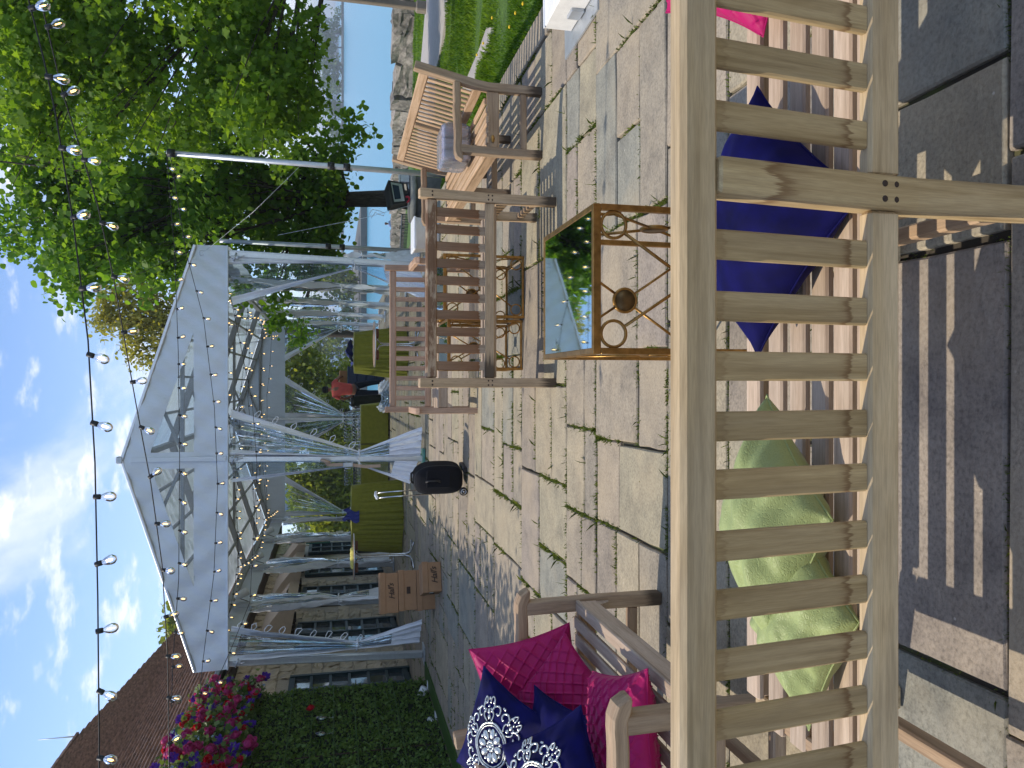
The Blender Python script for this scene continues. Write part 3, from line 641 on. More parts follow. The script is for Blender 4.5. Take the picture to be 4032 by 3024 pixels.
def linden_keep(w):
    x, y = px_of(w); lim = 668-.34*max(0, 300-x)*(x < 300)-.05*max(0, x-380); return y < lim-22 and x < 700
LB = Vector((3.9, 16.6, terr(3.9, 16.6)))
tree('linden_tree', 'dark green round-leaved tree with bare dark trunk behind the floodlight', LB,
     clump_cloud((4.1, 16.6, 5.4), (3.3, 2.4, 3.9), 64, .5, .85, 3, linden_keep)+[(at_y(a_, b_, 16.4), .62) for a_, b_ in ((100, 420), (180, 500), (260, 560), (330, 600), (420, 560), (480, 480), (380, 470), (300, 440), (220, 400), (150, 350), (90, 520), (60, 440), (520, 590), (560, 520), (600, 440), (640, 380), (450, 400), (540, 350), (40, 360), (140, 560), (690, 540), (650, 450), (690, 480), (620, 520), (600, 400), (700, 360), (660, 380), (560, 460))]+[(at_y(770, 285, 15.6), .30), (at_y(735, 330, 15.8), .36), (at_y(715, 400, 16), .40), (at_y(700, 520, 16.2), .40), (at_y(650, 590, 16.4), .45), (at_y(705, 470, 16), .4), (at_y(660, 500, 16.2), .5), (at_y(600, 630, 17.), .4), (at_y(740, 250, 15.6), .3), (at_y(690, 330, 15.6), .5), (at_y(640, 720, 24.), .55), (at_y(590, 690, 22.), .5)], 38000, .100, 'round', M['linden'], .21, .75, singles=120)
def maple_keep(w):
    x, y = px_of(w); return x < 640-.10*max(0, y) and y < 330-.18*max(0, 300-x)
MBASE = Vector((8.2, 12.5, terr(8.2, 12.5)))
tree('maple_tree', 'bright green maple with pointed leaves filling the top right over the lake', MBASE,
     clump_cloud((6.0, 11.6, 5.1), (4.2, 2.0, 3.9), 82, .42, .72, 8, maple_keep)+[(at_y(650, 140, 11), .32), (at_y(640, 60, 11), .34), (at_y(665, 215, 11.2), .28), (at_y(620, 200, 11), .4), (at_y(540, 160, 11), .5), (at_y(480, 80, 11.2), .5), (at_y(520, 30, 11.4), .5), (at_y(430, 190, 11.4), .5), (at_y(330, 60, 11.6), .5), (at_y(250, 130, 11.6), .5), (at_y(180, 60, 11.8), .5), (at_y(380, 290, 11.8), .5), (at_y(150, 200, 11.8), .5), (at_y(220, 250, 12), .5), (at_y(600, 300, 11.4), .45), (at_y(560, 240, 11), .45), (at_y(60, 280, 11.5), .35), (at_y(100, 320, 11.5), .4)], 56000, .084, 'maple', M['maple'], .26, 1.0, singles=170)
tree('pale_tree', 'thin yellowish spring tree rising behind the tent roof', (1.9, 30, terr(1.9, 30)), [(at_y(a, b, 30), r) for a, b, r in ((235, 680, .9), (270, 720, .8), (300, 690, 1.0), (330, 760, .7), (250, 650, .9), (345, 700, .9), (300, 640, 1.2), (380, 690, 1.2), (420, 640, 1.2), (215, 690, .5), (290, 760, .6))], 6500, .15, 'oval', M['spring'], .2, .4)
tree('roof_tree', 'treetop showing in the gap between brown roof and tent', (-9.5, 42, -2.5), [(at_y(380, 1350, 42), .9), (at_y(400, 1330, 42), 1.0), (at_y(430, 1370, 42), 1.3)], 1500, .28, 'round', M['far_leaf'], .25, .5)
tree('limbed_tree', 'yellow green tree with dark forking limbs behind the person', (-1.6, 44, terr(-1.6, 44)), [(at_y(a, b, 44), r) for a, b, r in ((640, 850, 1.2), (610, 900, 1.3), (640, 940, 1.3), (690, 930, 1.1), (720, 890, .9), (660, 800, 1.2), (620, 820, 1.3), (700, 830, .9), (690, 960, .9), (570, 860, 1.4), (590, 960, 1.3), (640, 760, 1.1), (725, 800, .8), (735, 950, .8))], 9500, .24, 'oval', M['far_leaf'], .3, .4)
tree('willow_tree', 'full yellow green tree seen through the middle of the tent', (-7.2, 46, terr(-7.2, 46)), [(at_y(a, b, 46), r) for a, b, r in ((650, 1085, 1.1), (690, 1070, 1.5), (700, 1110, 1.5), (730, 1060, 1.3), (740, 1110, 1.3), (680, 1030, 1.0), (645, 1050, .8), (720, 1030, 1.2), (620, 1030, .7), (600, 1010, .6), (745, 1150, 1.2), (700, 1150, .9))], 10500, .22, 'oval', M['far_leaf'], .3, 1.3)
mb = MB()
for (x0, x1, y0, y1, h) in ((-150, 40, 175, 260, 1.2), (60, 420, 560, 620, 1.0)):
    n = 30
    for i in range(n):
        a = x0+(x1-x0)*i/n; b = x0+(x1-x0)*(i+1)/n; j = random.uniform(0, 5)
        mb.box(((a+b)/2, (y0+y1)/2+j, WATER_Z+h/2), (b-a+1, y1-y0, h+random.uniform(0, .5)))
struct(obj('far_shore', mb, M['dark_conc']))
def bank_trees():
    q = random.Random(12)
    for i, (x, y, h) in enumerate([(-62, 190, 15), (-50, 188, 17), (-41, 186, 15), (-33, 192, 17), (-24, 184, 16), (-15, 190, 14), (-8, 186, 16), (0, 192, 15), (8, 186, 14), (17, 190, 15), (25, 188, 12)]):
        cl = [(Vector((x+q.gauss(0, h*.2), y+q.gauss(0, 2), WATER_Z+h*q.uniform(.2, .95))), h*q.uniform(.14, .22)) for k in range(14)]
        tree('bank_tree', ('darker green leafy tree on the far bank across the water' if i % 2 else 'yellow green leafy tree on the far bank across the water'), (x, y, WATER_Z+1), cl, 2300, .62, 'round', M['far_leaf2'] if i % 2 else M['far_leaf'], .35, .3, group='trees along the far bank')
    for i, (x, h) in enumerate([(205, 14), (222, 20), (236, 17), (186, 10), (170, 9), (252, 22), (262, 24), (150, 8), (128, 8)]):
        cl = [(Vector((x+q.gauss(0, h*.3), 590+q.gauss(0, 2), WATER_Z+h*q.uniform(.2, .9))), h*q.uniform(.2, .3)) for k in range(9)]
        tree('shore_tree', 'hazy tree on the distant shoreline across the lake', (x, 590, WATER_Z+.8), cl, 900, 1.5, 'round', M['far_leaf2'], .5, .3, group='trees on the distant lake shore', limbs=False)
bank_trees()

# ---- distant buildings
def tower(name, label, c, w, d, h, rows, cols, wall, group=None):
    t = thing(name, label, 'building', c, 0, group); obj('wall', MB().box((0, 0, h/2), (w, d, h)), wall, t); obj('roof', MB().box((0, 0, h+.4), (w*1.02, d*1.02, .8)), M['bldg_g'], t)
    ww, hh = w/cols*.62, h/rows*.5; me = MB().box((0, 0, 0), (ww, .3, hh)).mesh('window', M['win'])
    for r in range(rows):
        for k in range(cols): link('window', me, t, (-w/2+w*(k+.5)/cols, -d/2-.02, h*(r+.5)/rows))
    return t
p = at_y(612, 1092, 215); tower('office_tower', 'tall grey office block rising behind the yellow green tree', (p.x, 215, WATER_Z+1), 9, 8, p.z-WATER_Z-2, 11, 6, M['bldg_g'])
p = at_y(700, 800, 300); tower('apartment_block', 'pale apartment block with rows of windows behind the trees', (p.x+2, 300, WATER_Z+1), 26, 12, 25, 9, 9, M['bldg_w'])
p = at_y(690, 905, 300); tower('apartment_block', 'lower pale block seen behind the coral shirted person', (p.x, 300, WATER_Z+1), 22, 12, 23, 8, 8, M['bldg_w'])
for i, (py, top, w, m) in enumerate(((95, 682, 22, 'bldg_g'), (132, 692, 14, 'bldg_g'), (160, 700, 16, 'bldg_w'), (215, 705, 20, 'bldg_g'), (60, 690, 14, 'bldg_w'), (262, 713, 18, 'bldg_w'))):
    p = at_y(top, py, 1100); tower('skyline_building', ('tallest hazy block on the lake skyline', 'narrow hazy block beside the tallest one', 'pale mid-height block on the skyline', 'wide low hazy block on the skyline', 'pale block right of the tallest skyline block', 'low pale block at the left of the skyline')[i], (p.x, 1100, WATER_Z), w*1.6, 20, p.z-WATER_Z, 7, 5, M[m])

# ---- lake wall of quarry stone
def rock(sz, seed, m, name='stone'):
    q = random.Random(seed); bm = bmesh.new(); bmesh.ops.create_cube(bm, size=1); bmesh.ops.subdivide_edges(bm, edges=bm.edges[:], cuts=2, use_grid_fill=True)
    for v in bm.verts:
        v.co = Vector((v.co.x*sz[0], v.co.y*sz[1], v.co.z*sz[2]))+Vector((q.gauss(0, .05), q.gauss(0, .05), q.gauss(0, .035)))
    me = bpy.data.meshes.new(name); bm.to_mesh(me); bm.free(); me.materials.append(m); return me
lw = thing('lake_wall', 'low wall of rough grey quarry blocks between lawn and lake', 'wall', (0, 0, 0))
def lake_wall():
    pts = [Vector((8.2, 74, 0)), Vector((10, 58, 0)), Vector((11, 45, 0)), Vector((12.5, 33, 0)), Vector((14.5, 29, 0)), Vector((18, 26, 0)), Vector((30, 23, 0))]
    k = 0
    for a, b in zip(pts, pts[1:]):
        L_ = (b-a).length; d = (b-a).normalized(); ang = math.atan2(d.y, d.x); u = 0.
        while u < L_-.2:
            L = min(random.uniform(.9, 1.9), L_-u); c = a+d*(u+L/2); h = random.uniform(.80, .95); zb = -.03-.072*(c.y-8)
            if random.random() < .45: link('stone', rock((L, .7, h), k, M['boulder']), lw, (c.x, c.y, zb+h/2-.06), (0, 0, ang))
            else:
                s_ = random.uniform(.4, .6); link('stone', rock((L, .7, h*s_), k, M['boulder']), lw, (c.x, c.y, zb+h*s_/2-.06), (0, 0, ang)); link('stone', rock((L*.97, .65, h*(1-s_)), k+500, M['boulder']), lw, (c.x, c.y, zb+h*(1+s_)/2-.08), (0, 0, ang))
            u += L*.985; k += 1
lake_wall()

# ---- stone building at the left with its tiled roof
HX = -5.45; EAVE = 3.45
bld = thing('stone_building', 'buff stone building with a steep brown tiled roof and teal doors', 'building', (HX, 16, 0))
def house():
    doors = [(12.0, 13.1), (13.75, 15.15), (16.9, 18.5), (20.1, 21.7), (23.2, 24.8), (26.2, 27.6)]; DH = 2.25
    wl = obj('wall', MB().box((-3.2, 0, 1.7), (6., 28., 3.5)), M['mortar'], bld)
    cnt = 0; meshes = {}; z = 0.; q = random.Random(2); mbr = MB()
    while z < 3.4:
        h = q.choice((.22, .27, .31)); h = min(h, 3.42-z); y = 2.2+q.uniform(-.3, 0)
        while y < 29.8:
            w = q.choice((.32, .42, .5, .6))
            if z < DH+.1 and any(a-.1 < y+w and y < b+.1 for a, b in doors): 
                nx_ = [b for a, b in doors if a-.1 < y+w and y < b+.1][0]+.11
                y = nx_ if y+w > nx_-.02 or True else y; continue
            if z < DH+.1:
                nxt = [a for a, b in doors if a > y]
                if nxt and y+w > nxt[0]-.1: w = nxt[0]-.1-y
            if y > 12 and cnt < 290:
                key = (w if w in (.32, .42, .5, .6) else round(w, 3), h, q.randrange(3))
                if key not in meshes:
                    me = rock((.10, w-.014, h-.012), len(meshes), M['stone_b'], 'stone_block')
                    for v in me.vertices: v.co = Vector((v.co.x*.5 if v.co.x < 0 else .022+(v.co.x-.05)*.18, max(-w/2+.007, min(w/2-.007, v.co.y)), max(-h/2+.006, min(h/2-.006, v.co.z))))
                    meshes[key] = me
                link('stone_block', meshes[key], wl, (-.20+q.uniform(-.008, .012), y+w/2-16, z+h/2)); cnt += 1
            else: mbr.box((-.20, y+w/2-16, z+h/2), (.06, w-.014, h-.012))
            y += w
        z += h
    stuff(obj('stone_block_remainder', mbr, M['stone_b'], wl))
    for a, b in doors:
        d = obj('door', MB().box((-.19, (a+b)/2-16, DH/2), (.03, b-a, DH)), M['teal'], bld); w = b-a; cols, rows = 2, 6; f = MB()
        for yy, ww in ((a, .09), (b, .09), ((a+b)/2, .075)): f.box((-.13, yy-16, DH/2), (.09, ww, DH))
        for r in range(rows+1): f.box((-.135, (a+b)/2-16, .1+(DH-.14)*r/rows), (.07, w, .05 if 0 < r < rows else .1))
        obj('frame', f, M['teal'], d); pw, ph = w/cols-.08, (DH-.14)/rows-.05
        me = MB().box((0, 0, 0), (.012, pw, ph)).mesh('pane', M['pane'])
        for r in range(rows):
            for c in range(cols): link('pane', me, d, (-.158, a+w*(c+.5)/cols-16, .1+(DH-.14)*(r+.5)/rows), (0, random.gauss(0, .02), random.gauss(0, .03)))
        obj('handle', MB().tube([(-.08, (a+b)/2-16+.02, 1.05), (-.05, (a+b)/2-16+.02, 1.05), (-.05, (a+b)/2-16+.13, 1.05)], .009), M['black'], d)
    # roof: hipped at the far end, slope faces the terrace
    rx, rz, ryE, ey = -9.1, 7.85, 21.9, 29.6; ex = -5.05
    def slope(u, v): return Vector((ex+(rx-ex)*v, u, EAVE+(rz-EAVE)*v))
    sup = MB(); sup.add([(ex, 0, EAVE-.06), (ex, ey, EAVE-.06), (rx, ryE, rz-.06), (rx, 0, rz-.06), (2*rx-ex, 0, EAVE-.06), (2*rx-ex, ey, EAVE-.06)], [(0, 1, 2, 3), (1, 5, 2), (3, 2, 5, 4), (0, 3, 4)])
    rf = obj('roof', sup, M['soffit'], bld); rf.location = (-HX, -16, 0)
    tl = MB(); nrow = 46; q = random.Random(4)
    n_ = Vector((rz-EAVE, 0, -(rx-ex)))
    n_ = Vector((rz-EAVE, 0, (ex-rx))).normalized()
    for r in range(nrow):
        v0, v1 = r/nrow, min(1.0, (r+1.25)/nrow); yend = ey+(ryE-ey)*v0; y = 3.+(r % 2)*.09
        while y < yend:
            w = .19+q.uniform(-.012, .012); j = q.uniform(0, .012)
            a, b, c, d = slope(y, v0), slope(min(yend, y+w-.006), v0), slope(min(yend, y+w-.006), v1), slope(y, v1)
            t0, t1 = n_*(.055+j), n_*(.006+j)
            tl.add([a, b, a+t0, b+t0, c+t1, d+t1], [(0, 1, 3, 2), (2, 3, 4, 5), (1, 4, 3), (0, 2, 5)]); y += w
    o = stuff(obj('roof_tiles', tl, M['tile'], rf))
    hip = MB()
    for i in range(24):
        a = Vector((rx+(ex-rx)*i/24, ryE+(ey-ryE)*i/24, rz+(EAVE-rz)*i/24)); b = Vector((rx+(ex-rx)*(i+1.1)/24, ryE+(ey-ryE)*(i+1.1)/24, rz+(EAVE-rz)*(i+1.1)/24)); hip.bar(a, b, .16, .06, (0, 1, 0), .01)
    for i in range(40): hip.bar((rx, 3+i*.4725, rz+.03), (rx, 3+(i+1)*.4725+.03, rz+.045), .2, .07, (1, 0, 0), .01)
    obj('ridge_tiles', hip, M['tile'], rf)
    obj('lightning_rod', MB().tube([(rx, ryE, rz), (rx, ryE, rz+.95)], [.02, .008], 6), M['galv'], rf)
    obj('soffit', MB().box((-.10, 0, EAVE-.14), (.7, 27., .05)), M['soffit'], bld)
    obj('gutter', MB().box((.42, 0, EAVE-.05), (.12, 27, .10), ch=.02), M['teal'], bld)
    dp = MB(); dp.tube([(.42, -3.35, EAVE-.1), (.40, -3.35, EAVE-.35), (.02, -3.35, EAVE-.6), (-.02, -3.35, 1.6), (-.02, -3.35, .1)], .055, 10); obj('downpipe', dp, M['teal_light'], bld)
    for y, w in ((18.0, 1.9), (21.2, 2.0), (24.2, 1.9)):
        a = MB(); a.grid(lambda u, v, y=y, w=w: Vector((.02+.75*v, (u-.5)*w+y-16, 3.0-.55*v**1.1-.03*math.sin(u*9)*v)), 12, 5); a.grid(lambda u, v, y=y, w=w: Vector((.77, (u-.5)*w+y-16, 2.45-.22*v)), 12, 2)
        aw = obj('awning', a, M['awning'], bld)
        for e in (-.5, .5):
            ck = MB(); ck.add([(.02, e*w+y-16, 3.0), (.02, e*w+y-16, 2.36), (.77, e*w+y-16, 2.23), (.77, e*w+y-16, 2.45), (.40, e*w+y-16, 2.75)], [(0, 1, 2, 3, 4)])
            obj('cheek', ck, M['awning'], aw)
        for k in range(4): obj('corbel', MB().box((.0, y-16+(k-1.5)*.45, 2.38), (.22, .12, .16)), M['soffit'], bld)
    bh = MB(); bh.box((.3, 10.2, 2.2), (.06, .9, 1.3)); obj('shutter', bh, M['teal_light'], bld)
house()

# ================================================================== TENT
TY0 = 12.6; BAY = 3.22; NF = 5
FB, FC, FA = 3.03, 3.50, 4.52          # fascia foot, eave, ridge
XL, XR, XM = -4.42, 1.93, -1.20
def frame_x(i): return (XL+.02*i, XR-.0*i)
def tent():
    t = thing('party_tent', 'long white gabled party tent with clear tied-back curtains', 'tent', (XM, TY0, 0))
    O = Vector((XM, TY0, 0))
    def L(x, y, z): return Vector((x, y, z))-O
    # posts: the tops lean a little to the right, as the tent stands
    tops = []
    for i in range(NF):
        y = TY0+i*BAY
        for x, xt in ((XL, XL+.12), (XR, XR+.10)):
            m = MB(); m.bar(L(x, y, .03), L(xt, y, FC-.05), .115, .085, (1, 0, 0), .012)
            for k in (-.035, .035): m.bar(L(x+k, y-.046, .05), L(xt+k, y-.046, FC-.1), .012, .006, (1, 0, 0), .001)
            for z in (.5, .9, 1.35): m.box(L(x+(xt-x)*z/3.4, y-.0455, z), (.03 if z == .9 else .012, .006, .012))
            po = obj('post', m, M['alu'], t)
            obj('base_plate', MB().box(L(x, y, .012), (.3, .3, .02), ch=.004), M['galv'], po)
    m = MB(); m.bar(L(XM-.02, TY0, .03), L(XM+.06, TY0, FA-.12), .1, .08, (1, 0, 0), .012); pc = obj('post', m, M['alu'], t)
    obj('base_plate', MB().box(L(XM, TY0, .02), (.28, .28, .03)), M['teal_light'], pc)
    # rafters, ridge, purlins
    for i in range(NF):
        y = TY0+i*BAY+(.07 if i == 0 else 0)
        for x in (XL+.12, XR+.10):
            obj('rafter', MB().bar(L(x, y, FC-.03), L(XM+.06, y, FA-.05), .07, .13, (0, 1, 0), .008), M['beam'], t)
        if i in (0, 2, 4): obj('tie_beam', MB().bar(L(XL+.8, y+.02, FC+.22), L(XR-.65, y+.02, FC+.22), .05, .06, (0, 1, 0), .006), M['beam'], t)
        for s in (-1, 1): obj('strut', MB().bar(L(XM+.06+s*.15, y, FC+.24), L(XM+.06+s*1.15, y, FC+.66), .035, .05, (0, 1, 0), .004), M['beam'], t)
    yend = TY0+(NF-1)*BAY
    obj('ridge_beam', MB().bar(L(XM+.06, TY0, FA-.06), L(XM+.06, yend, FA-.06), .09, .12, (1, 0, 0), .008), M['beam'], t)
    for x in (XL+.12, XR+.10): obj('eave_beam', MB().bar(L(x, TY0+.06, FC-.07), L(x, yend, FC-.07), .08, .13, (1, 0, 0), .008), M['beam'], t)
    for s, x in ((-1, XL+.12), (1, XR+.10)):
        for k in (.2, .4, .6, .8):
            xx = x+(XM+.06-x)*k; z = FC+(FA-FC)*k-.05
            obj('purlin', MB().bar(L(xx, TY0+.06, z), L(xx, yend, z), .045, .05, (1, 0, 0), .004), M['beam'], t)
    # roof sheets: translucent between rafters, gently sagging
    for i in range(NF-1):
        for x in (XL+.10, XR+.12):
            y0 = TY0+i*BAY; m = MB()
            m.grid(lambda u, v: L(x+(XM+.06-x)*u, y0+BAY*v, FC+(FA-FC)*u+.045-.05*math.sin(math.pi*v)*math.sin(math.pi*u)), 10, 8); obj('roof_panel', m, M['roof_vinyl'], t)
    # gable: white fabric with two clear triangular windows, wrinkled
    xa, xb = XL+.02, XR+.20
    def rake(x): return FC+(FA-FC)*((x-xa)/(XM+.06-xa) if x < XM+.06 else (xb-x)/(xb-XM-.06))
    WB = FC+.03
    def wtop(x):                                   # upper edge of the windows
        if XM+.19 <= x <= .78: return WB+(.60)*(.78-x)/(.78-XM-.19)
        if -3.10 <= x <= XM-.07: return WB+(.60)*(x+3.10)/(XM-.07+3.10)
        return None
    def ripple(x, z): return -.012*math.sin(x*11+z*9)-.008*math.sin(x*23-z*17)-.02*math.sin(x*2.2)*math.sin((z-3)*4)
    NX = 130; g = MB(); wv = MB()
    for i in range(NX):
        x0, x1 = xa+(xb-xa)*i/NX, xa+(xb-xa)*(i+1)/NX; xc = (x0+x1)/2; wt = wtop(xc)
        spans = [(FB, WB, FB, WB)]
        if wt: spans.append((wtop(x0) or wt, rake(x0), wtop(x1) or wt, rake(x1)))
        else: spans.append((WB, rake(x0), WB, rake(x1)))
        for a0, a1, b0, b1 in spans:
            n = 9; vs = []
            for k in range(n+1):
                za, zb = a0+(a1-a0)*k/n, b0+(b1-b0)*k/n; vs += [L(x0, TY0-.075+ripple(x0, za), za), L(x1, TY0-.075+ripple(x1, zb), zb)]
            g.add(vs, [(2*k, 2*k+1, 2*k+3, 2*k+2) for k in range(n)], True)
        if wt:
            za, zb = wtop(x0) or wt, wtop(x1) or wt
            wv.add([L(x0, TY0-.06, WB-.01), L(x1, TY0-.06, WB-.01), L(x1, TY0-.06, zb+.01), L(x0, TY0-.06, za+.01)], [(0, 1, 2, 3)], True)
    gb = obj('gable_panel', g, M['fascia'], t); obj('gable_window', wv, M['clear_plain'], gb)
    bm = bmesh.new(); bm.from_mesh(gb.data); bmesh.ops.remove_doubles(bm, verts=bm.verts[:], dist=.0006); bm.to_mesh(gb.data); bm.free()
    obj('bottom_seam', MB().bar(L(xa, TY0-.09, FB+.012), L(xb, TY0-.09, FB+.012), .02, .024, (0, 1, 0), .004), M['fascia'], gb)
    obj('centre_seam', MB().bar(L(XM+.055, TY0-.10, FB+.03), L(XM+.06, TY0-.10, FA-.1), .07, .02, (1, 0, 0), .004), M['fascia'], gb)
    for x in (xa, xb):
        obj('edge_rail', MB().bar(L(x, TY0-.05, rake(x)+.01), L(XM+.06, TY0-.05, FA+.02), .09, .05, (0, 1, 0), .012), M['alu'], t)
    obj('ridge_cap', MB().box(L(XM+.06, TY0-.03, FA+.05), (.10, .16, .09), ch=.01), M['galv'], t)
    # valance along the sides and at the far gable
    for x in (xa, xb):
        m = MB(); m.grid(lambda u, v: L(x+.015*math.sin(u*70), TY0+u*(yend-TY0), FC-.47*v), 60, 3); obj('valance', m, M['fascia'], t)
    m = MB(); m.grid(lambda u, v: L(xa+(xb-xa)*u, yend+.05, 2.95+(rake(xa+(xb-xa)*u)-2.95)*v), 30, 3)
    obj('gable_panel', m, M['fascia'], t)
    # tied-back curtains
    def curtain(A, B, tie, tw, Cc, D, n, k=5, amp=.06, seed=0, tt=.62, hem=.80, white_out=True, loops=0, low=True):
        A, B, tie, Cc, D, n = (Vector(p) for p in (A, B, tie, Cc, D, n)); ax = (B-A).normalized(); q = random.Random(seed); ph = q.uniform(0, 6)
        def edge(P0, P1, P2, t):
            if t < tt: s = t/tt; e = s**1.12; p = P0.lerp(P1, e); return p
            s = (t-tt)/(1-tt); return P1.lerp(P2, s**.85)
        def P(s, t):
            a = edge(A, tie-ax*tw, Cc, t); b = edge(B, tie+ax*tw, D, t); w = (b-a).length; p = a.lerp(b, s)
            fold = amp*(.35+.65*min(1, .55/max(w, .1)))*min(1, t*5+.12)*(math.sin(2*math.pi*k*s+ph+1.2*math.sin(t*4+seed))+.45*math.sin(2*math.pi*k*2.3*s+ph*2-t*5))
            pin = 1-.72*math.exp(-((t-tt)/.07)**2)
            cr = .007*math.sin(31*t+9*s+ph)+.006*math.sin(57*t-21*s)
            return p+n*(fold*pin*(1 if t < tt else 1-.6*min(1, (t-tt)/.2))+cr)
        ns, ntt = 40, 44; cl, wh = MB(), MB()
        V = [[P(i/ns, j/ntt) for i in range(ns+1)] for j in range(ntt+1)]
        for j in range(ntt):
            for i in range(ns):
                s = (i+.5)/ns; t_ = (j+.5)/ntt
                w = s > .83 or (white_out and s < .13) or t_ > hem
                (wh if w else cl).add([V[j][i]-O, V[j][i+1]-O, V[j+1][i+1]-O, V[j+1][i]-O], [(0, 1, 2, 3)], True)
        def weld(o):
            bm = bmesh.new(); bm.from_mesh(o.data); bmesh.ops.remove_doubles(bm, verts=bm.verts[:], dist=.0004); bm.to_mesh(o.data); bm.free(); return o
        c = weld(obj('curtain', cl, M['clear_vinyl'], t)); weld(obj('curtain_border', wh, M['white_pvc'], c))
        m = MB(); m.tube([tie-O+ax*(tw+.03)*math.cos(a)+n*(.07)*math.sin(a)+Vector((0, 0, .01*math.sin(3*a))) for a in [2*math.pi*i/14 for i in range(14)]], .009, 5, closed=True)
        for s in (-1, 1): m.tube([tie-O-n*.08, tie-O-n*.1+ax*s*.06+Vector((0, 0, -.05)), tie-O-n*.09+ax*s*.09+Vector((0, 0, -.13))], .006, 5)
        obj('tie', m, M['white_pvc'], c)
        for i in range(loops):
            tq = .05+.55*i/max(1, loops-1); b = P(.985, tq)-O; lp = []
            for a in range(9):
                f = math.pi*2*a/9; lp.append(b+ax*(.055-.055*math.cos(f))+Vector((0, 0, -.04*math.sin(f)-.02*(1-math.cos(f))*q.uniform(.3, 1.6))))
            obj('tie_loop', MB().tube(lp, .0065, 5, closed=True), M['white_pvc'], c)
    yf = TY0-.02; F = (0, -1, 0)
    tl = at_y(772, 1393, yf); curtain((XL+.14, yf, FB+.04), at_y(500, 1352, yf), (tl.x, yf, tl.z), .06, (XL+.22, yf-.1, .10), at_y(912, 1338, yf-.25), F, 4, .06, 1, .60, .79, loops=9)
    tr_ = at_y(775, 992, yf); B = at_y(500, 884, yf)
    curtain((XM+.10, yf, FB+.04), B, (XM+.07, yf, tr_.z), .05, (XM+.02, yf-.1, .08), at_y(912, 921, yf-.35), F, 4, .05, 2, .64, .80, loops=7)
    B = at_y(500, 1042, yf); curtain((XM-.0, yf, FB+.04), B, (XM-.06, yf, tr_.z), .045, (XM-.05, yf-.1, .12), at_y(885, 1045, yf-.2), F, 4, .05, 3, .64, .84, white_out=False, loops=0)
    tr_ = at_y(765, 588, yf); B = at_y(500, 660, yf)
    curtain((XR+.02, yf, FB+.04), B, (XR-.03, yf, tr_.z), .05, (XR-.05, yf-.1, .10), at_y(930, 655, yf-.3), F, 4, .06, 4, .60, .74, loops=0)
    curtain((XR+.14, TY0+.1, 1.3), (XR+.14, TY0+.5, 1.3), (XR+.16, TY0+.15, 1.0), .05, (XR+.05, TY0+.1, .06), (XR+.42, TY0+.75, .06), (1, 0, 0), 3, .05, 14, .3, .55)
    for i in range(1, NF):
        y = TY0+i*BAY
        for sgn in ((-1, 1) if i < NF-1 else (-1,)):
            curtain((XL+.10, y+sgn*.05, FB), (XL+.12, y+sgn*.62, FB), (XL+.12, y+sgn*.10, 1.35), .05, (XL+.10, y+sgn*.02, .12), (XL+.20, y+sgn*.50, .10), (1, 0, 0), 4, .06, 20+i*2+sgn, .60, .78, loops=6 if sgn < 0 else 0)
            curtain((XR+.05, y+sgn*.05, FB), (XR+.04, y+sgn*.62, FB), (XR+.02, y+sgn*.10, 1.30), .05, (XR+.02, y+sgn*.02, .12), (XR-.06, y+sgn*.50, .10), (1, 0, 0), 4, .06, 40+i*2+sgn, .60, .80, loops=4 if sgn < 0 else 0)
    # far gable curtains
    curtain((XL+.2, yend, 2.95), (XL+1.5, yend, 2.95), (XL+.28, yend, 1.15), .05, (XL+.2, yend, .1), (XL+.7, yend, .1), F, 4, .06, 61, .62, .8)
    curtain((XM+.1, yend, 2.95), (XM-1.15, yend, 2.95), (XM+.02, yend, 1.15), .05, (XM, yend, .1), (XM-.5, yend, .1), F, 4, .06, 62, .62, .8, loops=5)
    curtain((XM+.12, yend, 2.95), (XM+1.45, yend, 2.95), (XM+.2, yend, 1.15), .05, (XM+.1, yend, .1), (XM+.6, yend, .1), F, 4, .06, 63, .62, .8, loops=5)
    curtain((XR, yend, 2.95), (XR-1.2, yend, 2.95), (XR-.06, yend, 1.2), .05, (XR, yend, .1), (XR-.5, yend, .1), F, 4, .06, 64, .62, .8, loops=5)
    m = MB(); m.bar(L(XM+.06, yend, 0), L(XM+.1, yend, FA-.1), .08, .06, (1, 0, 0), .006); obj('post', m, M['alu'], t)
    # hardware at the corners: clamps, ratchets
    for px, py in ((512, 1432), (508, 556), (505, 992)):
        p = at_y(px, py, TY0-.12)-O; m = MB(); m.box(p, (.05, .05, .11), ch=.005); m.tube([p+Vector((-.06, -.02, .02)), p+Vector((.07, -.02, -.02))], .013, 8); m.tube([p+Vector((0, -.03, -.04)), p+Vector((.02, -.05, -.14))], .009, 6); obj('clamp', m, M['galv'], t)
    for px, py in ((440, 1438), (440, 548)):
        p = at_y(px, py, TY0+.0)-O; obj('corner_bracket', MB().box(p, (.09, .14, .1), ch=.01), M['galv'], t)
    for y, x in ((15.82, XL+.16), (19.04, XL+.18), (22.3, XL+.18)):
        m = MB(); m.lathe([(.075, 0), (.085, .03), (.07, .20), (.05, .26), (.015, .27)], 14); o = obj('speaker_can', m, M['white_pvc'], t, L(x+.22, y, FC-.42), (R(18), R(-24), 0))
        obj('wire', MB().tube([L(x+.22, y, FC-.2), L(x+.05, y+.1, FC-.25), L(x, y, FC-.45)], .008, 5), M['black'], t)
    return t
tent()
